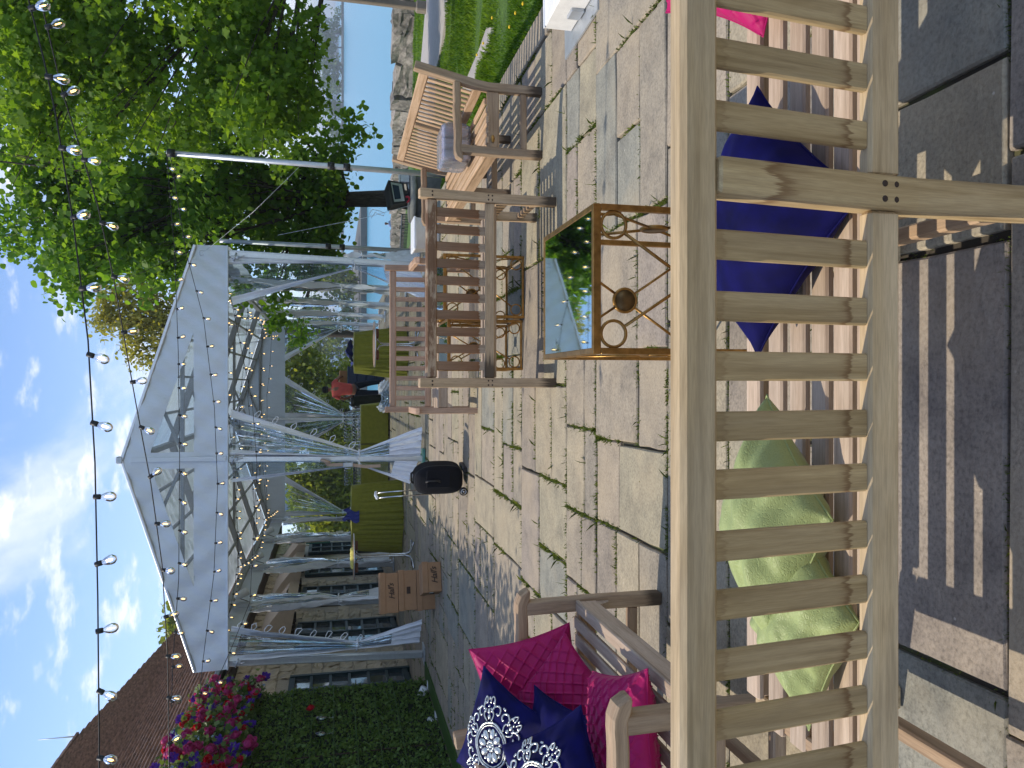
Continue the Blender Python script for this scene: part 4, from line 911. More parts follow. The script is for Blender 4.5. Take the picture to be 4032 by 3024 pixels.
# strap that ratchets the middle post down
st = thing('ratchet_strap', 'tan ratchet strap with buckle hanging by the middle tent post', 'strap', at_y(760, 1005, TY0-.16))
o0 = st.location.copy(); pts = [at_y(a, b, TY0-.16)-o0 for a, b in ((702, 996), (708, 1004), (725, 1004), (750, 1003), (790, 1008), (822, 1006))]
m = MB(); m.sweep(pts, (1, 0, 0), .05, .006, .001); m.ring(at_y(703, 996, TY0-.17)-o0, .06, .022, (0, 1, 0), (.3, 0, 1), 14, 6); obj('webbing', m, M['strap'], st)
m = MB(); m.box(at_y(752, 1004, TY0-.18)-o0, (.07, .05, .15), ch=.008); m.tube([at_y(745, 1012, TY0-.2)-o0, at_y(758, 1012, TY0-.2)-o0], .012, 6); obj('buckle', m, M['galv'], st)

# ---- poles with string lights
def pole(px0, py0, px1, py1, Y, label, collars):
    a, b = at_z(px1, py1, 0), at_y(px0, py0, Y); a.z = min(0, terr(a.x, a.y) if a.x > 2.7 else 0)
    a = at_y(px1, py1, Y); k = (a.z-b.z); lowz = terr(a.x, Y) if a.x > 2.75 else 0.
    a = a+(a-b)*((a.z-lowz)/max(.01, b.z-a.z)); t = thing('light_pole', label, 'pole', a); b = b-a
    obj('tube', MB().tube([(0, 0, 0), b*.45, b], [.038, .038, .034], 12), M['galv'], t)
    for f in collars: obj('collar', MB().tube([b*f-b.normalized()*.045, b*f+b.normalized()*.045], .052, 10), M['black'], t)
    obj('base_plate', MB().box((0, 0, .012), (.4, .4, .02)), M['galv'], t)
    return a+b
PT = pole(360, 330, 905, 374, 10.5, 'tall grey steel pole carrying string lights behind the right bench', (.40, .455, .985))
pole(475, 520, 908, 543, 13.4, 'shorter grey steel pole beside the right tent corner', (.40, .47))
ZT = math.tan
bulb_p = MB().lathe([(.0095, 0), (.012, -.006), (.0225, -.026), (.026, -.044), (.0235, -.060), (.013, -.072), (.003, -.0755)], 14, caps=False).mesh('bulb', M['bulb_glass'])
sock_p = MB().lathe([(.006, .034), (.0135, .032), (.0145, .004), (.0125, -.003), (.004, -.004)], 10).mesh('socket', M['black'])
fil_p = MB().tube([(-.004, 0, -.022), (-.0045, 0, -.048), (0, 0, -.054), (.0045, 0, -.048), (.004, 0, -.022)], .0022, 6).mesh('filament', M['filament'])
def string(label, pts, sp=.37, sag=0., group='festoon strings across the terrace', start=.12, small=False, k=1.):
    pts = [Vector(p) for p in pts]; t = thing('string_light', label, 'string light', pts[0], 0, group); o = pts[0].copy(); pl = []
    for i in range(len(pts)-1):
        a, b = pts[i], pts[i+1]
        for j in range(14): 
            f = j/14; q = a.lerp(b, f); q.z -= sag*(b-a).length*4*f*(1-f); pl.append(q-o)
    pl.append(pts[-1]-o); obj('cable', MB().tube(pl, .0042 if not small else .0045, 5), M['black'], t)
    d = start; acc = 0.
    for i in range(len(pl)-1):
        s = (pl[i+1]-pl[i]).length
        while d <= acc+s:
            p = pl[i].lerp(pl[i+1], (d-acc)/max(s, 1e-6)); tilt = (random.gauss(0, .22), random.gauss(0, .22), random.uniform(0, 6)); p = p-Vector((0, 0, .022*k))
            b = link('bulb', bulb_p, t, p, tilt); b.scale = (k, k, k)
            link('socket', sock_p, b); link('filament', fil_p, b); d += sp+random.gauss(0, .012)
        acc += s
A = [(40, -60, 4.15), (62, 0, 4.15), (95, 130, 4.15), (120, 245, 4.15), (158, 480, 4.2), (190, 735, 4.25), (205, 1000, 4.3), (211, 1290, 4.35), (214, 1600, 4.4), (214, 1720, 4.4)]
string('festoon string of clear bulbs highest in the sky, nearest the camera', [at_y(*p) for p in A], .345, start=.17)
B = [(80, -40, 4.6), (95, 30, 4.7), (135, 200, 4.9), (210, 440, 5.15), (245, 600, 5.35), (295, 880, 5.7), (325, 1040, 5.85), (350, 1220, 6.0), (362, 1420, 6.2), (366, 1700, 6.4)]
string('festoon string sloping down over the tent ridge toward the flowers', [at_y(*p) for p in B], .36, start=.22)
Cc = [PT+Vector((0, -.02, 0)), at_y(377, 540, 10.4), at_y(385, 760, 10.3), at_y(388, 990, 9.6), at_y(386, 1250, 9.0), at_y(374, 1420, 8.6), at_y(370, 1530, 8.2)]
string('festoon string drooping across the gable windows from the pole', Cc, .36, start=.2)
D = [PT+Vector((0, -.02, -.04)), at_y(402, 545, 10.8), at_y(440, 690, 10.9), at_y(463, 880, 11.0), at_y(470, 1050, 10.8), at_y(462, 1240, 10.6), at_y(438, 1430, 10.4), at_y(430, 1520, 10.2)]
string('festoon string crossing the white band above the tent entrance', D, .37, start=.3)
string('festoon string hanging low from the tent mouth to the flower wall', [at_y(498, 640, 12.3), at_y(545, 870, 12.2), at_y(555, 1000, 12.1), at_y(540, 1300, 11.8), at_y(500, 1400, 11.4), at_y(455, 1500, 10.9)], .42, start=.3)
names = ('first', 'second', 'third', 'fourth', 'fifth', 'sixth', 'seventh')
for i in range(7):
    y0 = 13.0+i*1.7; q = random.Random(i); a, b = Vector((XL+.35, y0+(1.5 if i % 2 else -.1), 3.32)), Vector((XR-.25, y0+(-.1 if i % 2 else 1.5), 3.30))
    string('%s string of bulbs from the mouth, strung across under the tent roof' % names[i], [a, a.lerp(b, .3)+Vector((0, .1, q.uniform(-.02, .12))), a.lerp(b, .65)+Vector((0, -.1, q.uniform(-.02, .1))), b], .43, .012, 'strings of bulbs under the tent roof', .15+.05*i, True)
string('string of bulbs running back along the left eave inside the tent', [(-3.95, 12.9, 3.15), (-3.6, 15.9, 3.3), (-4.0, 19, 3.2), (-3.7, 22, 3.3), (-3.95, 25, 3.2)], .5, .01, 'strings of bulbs under the tent roof', .1, True)
string('string of bulbs running back along the right eave inside the tent', [(1.6, 12.9, 3.2), (1.3, 16, 3.3), (1.55, 19, 3.2), (1.3, 22, 3.3), (1.5, 25, 3.2)], .7, .01, 'strings of bulbs under the tent roof', .1, True)
# thin guy rope with a loose loop
def rope():
    t = thing('guy_rope', 'thin white rope running from the tent corner down to the floodlight', 'rope', at_y(440, 545, TY0)); o = t.location.copy()
    a = at_y(440, 545, TY0); c = at_y(655, 352, 10.5); e = at_y(900, 440, 13.2); m = MB()
    m.tube([a-o, (a+c)/2-o-Vector((0, 0, .06)), c-o], .0025, 5); obj('line', m, M['galv'], t)
    m = MB(); f = at_y(600, 508, 13.4); m.tube([f-o, at_y(790, 470, 13.3)-o, e-o], .0035, 5); lp = [at_y(a_, b_, 13.3)-o for a_, b_ in ((811, 458), (803, 470), (797, 462), (805, 452), (818, 455), (830, 460), (829, 466), (818, 463))]
    m.tube(lp, .006, 5, closed=True); obj('line', m, M['white_pvc'], t)
rope()
# brown lamp post at the lake
a = at_ground(924, 17); lp = thing('lamp_post', 'tall square brown post standing in the grass by the lake path', 'post', a)
top = at_y(600, -22, a.y)-a; obj('shaft', MB().bar((0, 0, 0), top, .15, .15, (1, 0, 0), .02), M['soffit'] if False else mat('brown_grey_post_paint', (.21, .175, .13), .7, .12, 10), lp); obj('foot', MB().bar((0, 0, -.1), Vector((0, 0, .30)), .24, .24, (1, 0, 0), .03), M['soffit'] if False else mat('post_foot_paint', (.23, .20, .16), .7, .1, 10), lp)

# ================================================================== BENCHES
def bench(name, label, loc, rz, L, D, Hb, slats, sw, lean, arm=None, centre=False, sh=.42, mats=None, nseat=6, ears=.0, wide=None, group='teak garden benches'):
    """local x along the bench, sitter looks toward +y; rear legs on y = 0"""
    g = mats.get; t = thing(name, label, 'bench', loc, rz, group); hl = L/2; lw = .062
    def back(z): return -lean*max(0, z-sh)/(Hb-sh)
    zr = Hb-.04 if not ears else Hb-ears-.035; zl = sh+.035
    def rearleg(x, ztop):
        zs = [0, .2, sh-.03, sh+.06]+[sh+.06+(ztop-sh-.06)*k/5 for k in range(1, 6)]
        return MB().sweep([(x, back(z), z) for z in zs], (1, 0, 0), lw, .058, .0045)
    for s in (-1, 1):
        obj('rear_leg', rearleg(s*hl, Hb if ears else zr-.034), g('leg'), t)
    if centre: obj('rear_leg', rearleg(0, zr-.034), g('cleg') or g('leg'), t)
    ex = 0 if ears else .055
    obj('top_rail', MB().bar((-hl-ex+(.032 if ears else 0), back(zr), zr), (hl+ex-(.032 if ears else 0), back(zr), zr), .036 if ears else .046, .072, (0, 1, .0+lean/(Hb-sh)), .009), g('rail'), t)
    seg = [(-hl+.032, -.032), (.032, hl-.032)] if centre else [(-hl+.032, hl-.032)]
    for a, b in seg: obj('lower_rail', MB().bar((a, back(zl), zl), (b, back(zl), zl), .034, .066, (0, 1, 0), .006), g('low') or g('rail'), t)
    za, zb = zl+.031, zr-.034
    me = [MB().bar((0, back(zb)+.002, zb), (0, back(za)+.002, za), sw, .016, (1, 0, 0), .0035).mesh('slat', g('slat')) for k in range(5)]
    for i, x in enumerate(slats): link('slat', me[i % 5], t, (x, 0, 0))
    if wide: obj('slat', MB().bar((wide[0], back(zb)+.004, zb), (wide[0], back(za)+.004, za), wide[1], .022, (1, 0, 0), .004), g('slat'), t)
    # seat
    fy = D-.0
    for s in (-1, 1): obj('side_rail', MB().bar((s*(hl-.004), .03, sh-.065), (s*(hl-.004), D-.03, sh-.065), .034, .085, (1, 0, 0), .005), g('arm') or g('leg'), t)
    if centre: obj('side_rail', MB().bar((0, .03, sh-.07), (0, D-.03, sh-.07), .034, .07, (1, 0, 0), .005), g('arm') or g('leg'), t)
    obj('front_rail', MB().bar((-hl+.032, D, sh-.062), (hl-.032, D, sh-.062), .032, .085, (0, 1, 0), .006), g('seat'), t)
    pitch = (D-.015)/nseat; wv_ = pitch-.0255
    for i in range(nseat):
        y = .06+pitch*(i+.5)-.015; dip = -.016*math.sin(math.pi*(i+.5)/nseat)
        if i == 0: a, b = -hl+.035, hl-.035
        elif i == nseat-1: a, b = -hl-.028, hl+.028; y += .006
        else: a, b = -hl-.02, hl+.02
        if i == nseat-1: a, b = -hl+.034, hl-.034
        obj('seat_slat', MB().bar((a, y, sh-.012+dip), (b, y, sh-.012+dip), wv_, .02, (0, 1, 0), .005), g('seat'), t)
    at_ = arm or sh
    xs = (-hl, hl)+((0,) if centre else ())
    for x in xs:
        top = at_-.02 if (arm and x) else sh-.035
        if arm and x: zs = [(x, D, 0), (x, D, .25), (x, D, sh-.06), (x, D-.002, sh), (x, D-.006, top)]
        else: zs = [(x, D, 0), (x, D, top)]
        obj('front_leg', MB().sweep(zs, (1, 0, 0), lw, .058, .0045), g('leg'), t)
        obj('stretcher', MB().bar((x, .03, .135), (x, D-.03, .135), .036, .045, (1, 0, 0), .005), g('arm') or g('leg'), t)
    if arm and not centre and D < .495: obj('long_stretcher', MB().bar((-hl+.018, D*.5, .135), (hl-.018, D*.5, .135), .04, .034, (0, 1, 0), .005), g('leg'), t)
    if arm:
        for s in (-1, 1):
            yb = back(arm)+.028; pts = []
            hs = []
            for k in range(19):
                f = k/18; y = yb+(D+.075-yb)*f; e = max(0, (y-(D+.075-.026))/.026); hs.append(max(.30, max(0, 1-min(1, e)**2)**.5)); z = arm+.006*math.sin(f*math.pi*2.0)-.012*f*(1-f)*4+(.008 if .3 < f < .9 else 0)-.02*max(0, f-.86)/.14-(1-hs[-1])*.025
                pts.append((s*hl, y, z))
            obj('armrest', MB().sweep(pts, (1, 0, 0), .068, .050, .0065, hs), g('arm') or g('leg'), t)
        for s in (-1, 1):
            m = MB(); x = s*(hl-.06); prof = [(0, 0), (0, -.055), (.02, -.05), (.045, -.02), (.05, 0)]
            vs = [(s*(hl-.032)-s*a, D-.012, sh-.105+b) for a, b in prof]+[(s*(hl-.032)-s*a, D+.012, sh-.105+b) for a, b in prof]; n = len(prof)
            m.add(vs, [tuple(range(n))[::-1], tuple(range(n, 2*n))]+[(i, (i+1) % n, n+(i+1) % n, n+i) for i in range(n)]); obj('corner_bracket', m, g('seat'), t)
    # plugged peg holes in the legs
    pg = MB().lathe([(.006, 0), (.006, .002), (.004, .0026)], 10).mesh('peg', M['soffit'])
    for x in (-hl, hl)+((0,) if centre else ()):
        for dx, z in ((-.014, zl+.012), (.014, zl+.012), (-.014, zl-.014), (.014, zl-.014)): link('peg', pg, t, (x+dx, -.0285+back(z), z), (R(90), 0, 0))
        if not centre or x: 
            for dx in (-.012, .012): link('peg', pg, t, (x+dx, back(zr)-.0285, zr-.005 if ears else zr-.05), (R(90), 0, 0))
    return t
near_m = dict(leg=M['teak_near'], cleg=M['teak_near_slat'], rail=M['teak_near'], low=M['teak_near'], slat=M['teak_near_slat'], seat=M['teak_seat'], arm=M['teak_arm'])
sx_ = [v-.353 for v in (-.793, -.69, -.586, -.484, -.38, -.279, -.173, -.073, .031, .134, .240, .461, .568, .675, .78, .885, .99, 1.095, 1.2, 1.305, 1.41, 1.5)]
bench('teak_bench', 'long pale teak bench nearest the camera, seen from behind', (.353, 1.25, 0), 0, 2.36, .52, .905, sx_, .051, .055, centre=True, mats=near_m, arm=None, sh=.43)
two_m = dict(leg=M['teak_two'], rail=M['teak_two_rail'], low=M['teak_two'], slat=M['teak_two_slat'], seat=M['teak_seat'], arm=M['teak_leg'])
bench('teak_bench', 'two-seat bench with dark water-stained back slats, seen from behind', (.615, 4.98, 0), 0, 1.215, .50, .925, [-.497+.1105*i for i in range(10)], .058, .05, mats=two_m, ears=.045)
red_m = dict(leg=M['teak_red'], rail=M['teak_red'], slat=M['teak_red'], seat=M['teak_seat'], arm=M['teak_red'])
bench('teak_bench', 'reddish bench facing the camera behind the stained bench and small gold tables', (.49, 8.36, 0), math.pi, 1.53, .50, .915, [-.642+.107*i for i in range(13)], .05, .04, arm=.64, mats=red_m, ears=.05)
right_m = dict(leg=M['teak_leg'], rail=M['teak_pale'], slat=M['teak_pale'], seat=M['teak_pale'], arm=M['teak_arm'])
rb = bench('teak_bench', 'sunlit bench with narrow slats and curved arms at the right edge of the terrace', (2.07, 6.36, 0), R(90)+.03, 2.02, .46, .91, [-.95+.0800*i for i in range(12)]+[.95-.0800*i for i in range(12)], .036, .11, arm=.615, centre=True, mats=right_m, ears=.04)
pl = MB().lathe([(.001, 0), (.018, 0), (.016, .003), (.001, .004)], 16)
o = obj('maker_plate', pl, M['gold'], rb, (-1.01-.020, .37, .362), (0, R(-90), 0)); o.scale = (.8, 1.6, 1)
left_m = dict(leg=M['teak_leg'], rail=M['teak_red'], slat=M['teak_red'], seat=M['teak_seat'], arm=M['teak_arm'])
bench('teak_bench', 'two-seat bench at the left heaped with pink and blue pillows', (-1.47, 2.70, 0), R(-90), 1.18, .49, .95, [-.49+.109*i for i in range(10)], .05, .07, arm=.66, mats=left_m, ears=.045)

# ---- gold side tables
def gold_table(label, x0, x1, y0, y1, h):
    t = thing('side_table', label, 'table', ((x0+x1)/2, (y0+y1)/2, 0), 0, 'gold metal side tables'); a, b = (x1-x0)/2, (y1-y0)/2; s = .02
    for i in (-1, 1):
        for j in (-1, 1): obj('leg', MB().bar((i*(a-s/2), j*(b-s/2), 0), (i*(a-s/2), j*(b-s/2), h-.026), s, s, (1, 0, 0), .002), M['gold'], t)
    m = MB(); mb_ = MB()
    for j in (-1, 1):
        m.bar((-a, j*(b-s/2), h-.013), (a, j*(b-s/2), h-.013), s, .026, (0, 1, 0), .002); m.bar((j*(a-s/2), -b+s, h-.013), (j*(a-s/2), b-s, h-.013), s, .026, (1, 0, 0), .002)
        mb_.bar((-a+s, j*(b-s/2), .012), (a-s, j*(b-s/2), .012), s*.8, s*.8, (0, 1, 0), .002); mb_.bar((j*(a-s/2), -b+s, .012), (j*(a-s/2), b-s, .012), s*.8, s*.8, (1, 0, 0), .002)
    obj('top_frame', m, M['gold'], t); obj('bottom_frame', mb_, M['gold'], t)
    obj('mirror_top', MB().box((0, 0, h-.006), (2*a-2*s+.002, 2*b-2*s+.002, .008)), M['mirror'], t)
    r = .042; zc = h/2-.005
    for k in range(4):
        w = a if k % 2 == 0 else b; off = (b if k % 2 == 0 else a)-s/2; rot = (0, 0, k*math.pi/2); q = MB(); w2 = w-s-r-.003
        for i in (-1, 1):
            for z in (h-.026-r-.003, .022+r+.003):
                q.ring((i*w2, -off, z), r, .0055, (1, 0, 0), (0, 0, 1), 26, 6)
                d = Vector((-i*w2, 0, zc-z)).normalized(); q.tube([Vector((i*w2, -off, z))+d*r, Vector((0, -off, zc))-d*.048], .0055, 6)
        lt = obj('lattice', q, M['gold'], t, (0, 0, 0), rot)
        dk = MB(); dk.ring((0, -off, zc), .046, .007, (1, 0, 0), (0, 0, 1), 28, 6); obj('ring', dk, M['gold'], lt)
        dd = MB(); dd.lathe([(.001, -.005), (.043, -.005), (.043, .005), (.001, .005)], 28); obj('disc', dd, M['gold_disc'], lt, (0, -off, zc), (R(90), 0, 0))
    return t
gold_table('gold side table with mirrored top close behind the nearest bench', .095, .572, 2.305, 2.90, .66)
gold_table('right one of two small gold tables behind the stained bench', .515, 1.0, 5.84, 6.44, .64)
gold_table('left one of two small gold tables behind the stained bench', .11, .505, 5.90, 6.46, .60)

# ---- pillows
def pillow(label, c, n, up, size, T, m, tuck=0, seed=0, wr=.006, N=56, squash=0., group='scatter cushions on the benches', emb=False, dented=0.):
    n = Vector(n).normalized(); up = Vector(up); up = (up-n*up.dot(n)).normalized(); sx2 = up.cross(n); h = size/2; q = random.Random(seed)
    ph = [q.uniform(0, 6.28) for _ in range(8)]
    t = thing('cushion', label, 'cushion', c, 0, group)
    rotm = Matrix((sx2, up, n)).transposed()
    def S_(u, v, side):
        uu, vv = abs(u), abs(v)
        x = h*u*(1-.085*(1-vv**2.2)*uu**2)*(1+.025*uu*vv); y = h*v*(1-.085*(1-uu**2.2)*vv**2)*(1+.025*uu*vv)
        b = max(0, (1-uu**2.3)*(1-vv**2.3)); z = T/2*b**.55*(1-dented*math.exp(-((u-.1)**2+(v-.55)**2)/.12))
        th = math.atan2(v, u); rr = math.hypot(u, v); e = min(1, (1-max(uu, vv))*9)
        z += wr*e*(math.sin(6*th+ph[0]+3*rr)*rr*.9+math.sin(11*u+ph[1]+4*v)*.4+math.sin(13*v+ph[2]-3*u)*.4+.8*math.sin(17*th+ph[3])*max(0, rr-.5))
        if tuck:
            wob = .02*math.sin(5*v+ph[4]); wob2 = .02*math.sin(5*u+ph[5])
            for k in (u+v+wob, u-v+wob2):
                f = (k/tuck) % 1; f = min(f, 1-f)*tuck; z += .0075*e*math.exp(-(f/.018)**2)+.004*e*((k/tuck) % 1-.5)
        return rotm @ Vector((x, y, z*side))
    mb_ = MB()
    mb_.grid(lambda u, v: S_(2*u-1, 2*v-1, 1), N, N); mb_.grid(lambda u, v: S_(1-2*u, 2*v-1, -1), N, N)
    o = obj('cover', mb_, m, t)
    bm = bmesh.new(); bm.from_mesh(o.data); bmesh.ops.remove_doubles(bm, verts=bm.verts[:], dist=.0005); bm.to_mesh(o.data); bm.free()
    pip = MB(); pr = [S_(-1+2*i/20, -1, 1) for i in range(20)]+[S_(1, -1+2*i/20, 1) for i in range(20)]+[S_(1-2*i/20, 1, 1) for i in range(20)]+[S_(-1, 1-2*i/20, 1) for i in range(20)]
    pip.tube(pr, .0028, 5, closed=True); obj('piping', pip, m, t)
    if emb:
        ex0, ey0, sc = emb; e = MB(); pe = MB()
        def at(x, y, dz=.003): u, v = (ex0+x*sc)/h, (ey0+y*sc)/h; return S_(max(-1, min(1, u)), max(-1, min(1, v)), 1)+n*dz
        def strand(fn, k=26, r=.0038, closed=False):
            p = [at(*fn(i/(k if closed else k-1))) for i in range(k)]
            e.tube(p, [r*(1+.25*math.sin(i*2.6)) for i in range(k)], 6, closed=closed)
        def bead(x, y, rx, ry=None, a=0., hgt=None):
            ry = ry or rx; p = at(x, y, 0); X = rotm @ Vector((math.cos(a), math.sin(a), 0)); Y = rotm @ Vector((-math.sin(a), math.cos(a), 0)); hh = hgt or min(rx, ry)*.7*sc
            vs = []; fs = []; K = 8
            for lv in range(4):
                f = math.cos(lv*math.pi/6); zq = math.sin(lv*math.pi/6)
                for k in range(K): vs.append(p+X*(rx*sc*f*math.cos(2*math.pi*k/K))+Y*(ry*sc*f*math.sin(2*math.pi*k/K))+n*(hh*zq+.001))
            for lv in range(3):
                for k in range(K): fs.append((lv*K+k, lv*K+(k+1) % K, (lv+1)*K+(k+1) % K, (lv+1)*K+k))
            pe.add(vs, fs, True)
        tau = 2*math.pi
        strand(lambda f: (1.0*math.cos(tau*f), 1.0*math.sin(tau*f)), 52, .0042, True); strand(lambda f: (.88*math.cos(tau*f), .88*math.sin(tau*f)), 48, .0025, True)
        for k in range(8): a = tau*k/8+.2; bead(.52*math.cos(a), .52*math.sin(a), .24, .16, a)
        for k in range(8): a = tau*(k+.5)/8+.2; bead(.66*math.cos(a), .66*math.sin(a), .08)
        for k in range(9): a = tau*k/9; bead(.2*math.cos(a), .2*math.sin(a), .075)
        bead(0, 0, .1)
        for k in range(6):
            a = tau*k/6+math.pi/2
            def fr(r, w, a=a): return (r*math.cos(a)-w*math.sin(a), r*math.sin(a)+w*math.cos(a))
            for s in (-1, 1):
                strand(lambda f, s=s: fr(1.45+.34*(1-f*.75)*math.sin(f*5.4), s*(.52-.34*(1-f*.75)*math.cos(f*5.4)*1.0)), 26)
                strand(lambda f, s=s: fr(1.08+.55*f, s*(.12+.16*math.sin(f*3.1))), 14, .003)
                bead(*fr(1.88, s*.26), .1, .055, a+s*.6); bead(*fr(1.62, s*.88), .06)
                strand(lambda f, s=s: fr(1.85+.30*math.sin(f*4.2), s*(.1+.22*(1-math.cos(f*4.2))*.5)), 14, .003)
            bead(*fr(1.25, 0), .11, .09, a); bead(*fr(1.5, 0), .13, .08, a); bead(*fr(1.72, 0), .06); bead(*fr(2.08, 0), .07, .05, a)
        ec = stuff(obj('embroidery', e, M['bead'], t)); stuff(obj('beadwork', pe, M['bead'], ec))
    return t
V_ = Vector
# on the near bench, lying nearly flat on the seat
bp = pillow('royal blue velvet cushion lying cornerwise on the nearest bench', (.375, 1.60, .505), (.0, -.2, .95), (.7, .7, .1), .43, .19, M['velvet'], 0, 1, .006, group=None)
gp1 = pillow('larger pale green crinkled cushion on the nearest bench', (-.31, 1.52, .515), (.0, -.2, .95), (.6, .75, .1), .345, .20, M['green_silk'], 0, 2, .008, group=None)
gp2 = pillow('smaller pale green cushion beside the larger green one', (-.505, 1.475, .475), (.0, -.15, .95), (.6, .78, .1), .31, .15, M['green_silk'], 0, 3, .008, group=None)
pillow('pink pintucked cushion at the right end of the nearest bench', (1.10, 1.68, .505), (.0, -.2, .95), (.5, .85, .1), .42, .16, M['pink'], .30, 4, .004, N=100, group=None)
gp1.scale = (1.15, .58, .95); gp2.scale = (1.05, .66, .95); bp.scale = (1, .92, 1)
# heap on the left bench
pillow('large pink pintucked cushion standing against the far arm of the left bench', (-1.31, 3.20, .625), (.15, -.95, .25), (-.2, -.05, .95), .44, .17, M['pink'], .30, 5, .004, N=120, group=None)
pillow('pink pintucked cushion low in the middle of the heap', (-1.30, 3.0, .545), (.3, -.6, .7), (.6, .5, .6), .38, .15, M['pink'], .30, 6, .004, N=120, group=None)
pillow('blue velvet cushion with a full silver beaded medallion', (-1.435, 3.0, .80), (.15, -.5, .85), (.24, .83, .5), .42, .13, M['velvet'], 0, 7, .004, N=80, emb=(.0, .0, .086), group=None)
pillow('plain side of a blue velvet cushion under the beaded one', (-1.41, 2.76, .625), (.1, -.3, .95), (-.05, .9, .3), .42, .14, M['velvet'], 0, 11, .004, N=70, group=None)
pillow('blue velvet cushion whose silver medallion is half out of the picture', (-1.33, 2.44, .74), (.25, -.5, .8), (.75, .6, .1), .38, .13, M['velvet'], 0, 8, .004, N=80, emb=(-.045, .02, .075), group=None)
pillow('pink pintucked cushion flat at the near end of the left bench seat', (-1.19, 2.46, .505), (.12, -.1, .95), (.94, .35, 0), .40, .16, M['pink'], .30, 9, .004, N=120, group=None)

# ---- wrapped pack of cups on the right bench
def cups():
    t = thing('wrapped_pack', 'pale lilac shrink-wrapped pack of plastic cups on the right bench', 'pack', (1.85, 5.98, .425), .03)
    obj('wrap', MB().box((0, 0, .115), (.30, .33, .225), ch=.025), M['wrap'], t)
    cm = MB().lathe([(.030, 0), (.041, .095), (.044, .1), (.041, .1), (.028, .01), (.001, .01)], 16).mesh('cup', mat('lilac_plastic', (.78, .75, .88), .35, .05, 10, 0, 0))
    for k in range(2):
        for i in range(3):
            for j in range(3): link('cup', cm, t, (-.092+.092*i, -.1+.1*j, .008+.104*k))
cups()

# ================================================================== HEDGE WALL WITH FLOWERS
HWX = -4.80
def hedge():
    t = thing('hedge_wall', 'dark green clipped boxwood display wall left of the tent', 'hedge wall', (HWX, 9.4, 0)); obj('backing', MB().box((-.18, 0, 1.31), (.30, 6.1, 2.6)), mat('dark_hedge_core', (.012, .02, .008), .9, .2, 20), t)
    N = 26000; P = np.stack([rng.normal(.01, .022, N), rng.uniform(-3.02, 3.02, N), rng.uniform(.03, 2.64, N)], 1); P[:, 0] += .03*np.sin(P[:, 1]*11)*np.sin(P[:, 2]*13)
    N2 = 2500; P2 = np.stack([rng.uniform(-.32, .02, N2), rng.normal(3.05, .02, N2), rng.uniform(.03, 2.64, N2)], 1); P = np.concatenate([P, P2])
    v = leaves(P, .045, 'oval', .2, .5); stuff(link('foliage', fast_mesh('foliage', v, 6, M['hedge'], rng.random(len(P))), t))
    rod = MB().bar((.07, -3., 0), (.07, 3.0, 0), .02, .012, (1, 0, 0), .002).mesh('shelf_rod', M['hedge'])
    for z in (.55, .85, 1.15, 1.45, 1.75, 2.05): link('shelf_rod', rod, t, (0, 0, z))
    for y in (-1.3, .75): obj('panel_seam', MB().box((.035, y, 1.3), (.012, .012, 2.5)), M['soffit'], t)
hedge()
fl = MB().lathe([(.024, 0), (.026, .003), (.004, .008), (.0035, .07), (.012, .085), (.020, .12), (.022, .16), (.0205, .21), (.0195, .21), (.020, .16), (.018, .12), (.008, .09)], 14, caps=False).mesh('champagne_flute', M['glassware'])
for (px, py), lb in (((715, 1550), 'clear champagne flute on the hedge wall nearest the pink bud'), ((715, 1584), 'clear champagne flute on the hedge wall farther from the pink bud')):
    p = at_x(px, py, HWX+.10); o = link('champagne_flute', fl, None, (HWX+.10, p.y, 1.457)); o.scale = (1.5, 1.5, 1.1); tag(o, lb, 'flute')
def petals(mb_, rings, seed):
    q = random.Random(seed)
    for n, r0, r1, z0, z1, w, cup in rings:
        off = q.uniform(0, 6)
        for k in range(n):
            a = off+2*math.pi*k/n+q.uniform(-.12, .12); j = q.uniform(.88, 1.1)
            def P(u, v):
                ww = w*math.sin(math.pi*min(.97, .12+.80*v)); th = a+(u-.5)*ww*2; r = (r0+(r1-r0)*v**.7)*j-cup*max(0, v-.6)**2*2.5; z = z0+(z1-z0)*v**1.3*j
                return Vector((r*math.cos(th), r*math.sin(th), z))
            mb_.grid(P, 4, 4)
    return mb_
peony = [petals(MB(), [(5, .004, .022, .0, .05, 1.0, .03), (6, .008, .036, -.004, .052, .75, .05), (7, .01, .05, -.008, .046, .62, .06), (8, .012, .060, -.012, .034, .55, .05), (6, .012, .068, -.014, .012, .5, 0)], s).mesh('peony', M['petal_pink']) for s in (1, 2, 3)]
redf = [petals(MB(), [(6, .003, .018, 0, .034, .8, .02), (7, .006, .034, -.004, .034, .62, .04), (8, .008, .046, -.008, .02, .5, .02)], s).mesh('red_flower', M['petal_red']) for s in (4, 5)]
purf = [petals(MB(), [(6, .003, .035, 0, .026, .55, .0), (7, .004, .05, -.006, .014, .5, 0)], s).mesh('purple_flower', M['petal_purple']) for s in (6, 7)]
smf = petals(MB(), [(5, .001, .014, 0, .004, .6, 0)], 8).mesh('small_blue_flower', M['petal_lilac'])
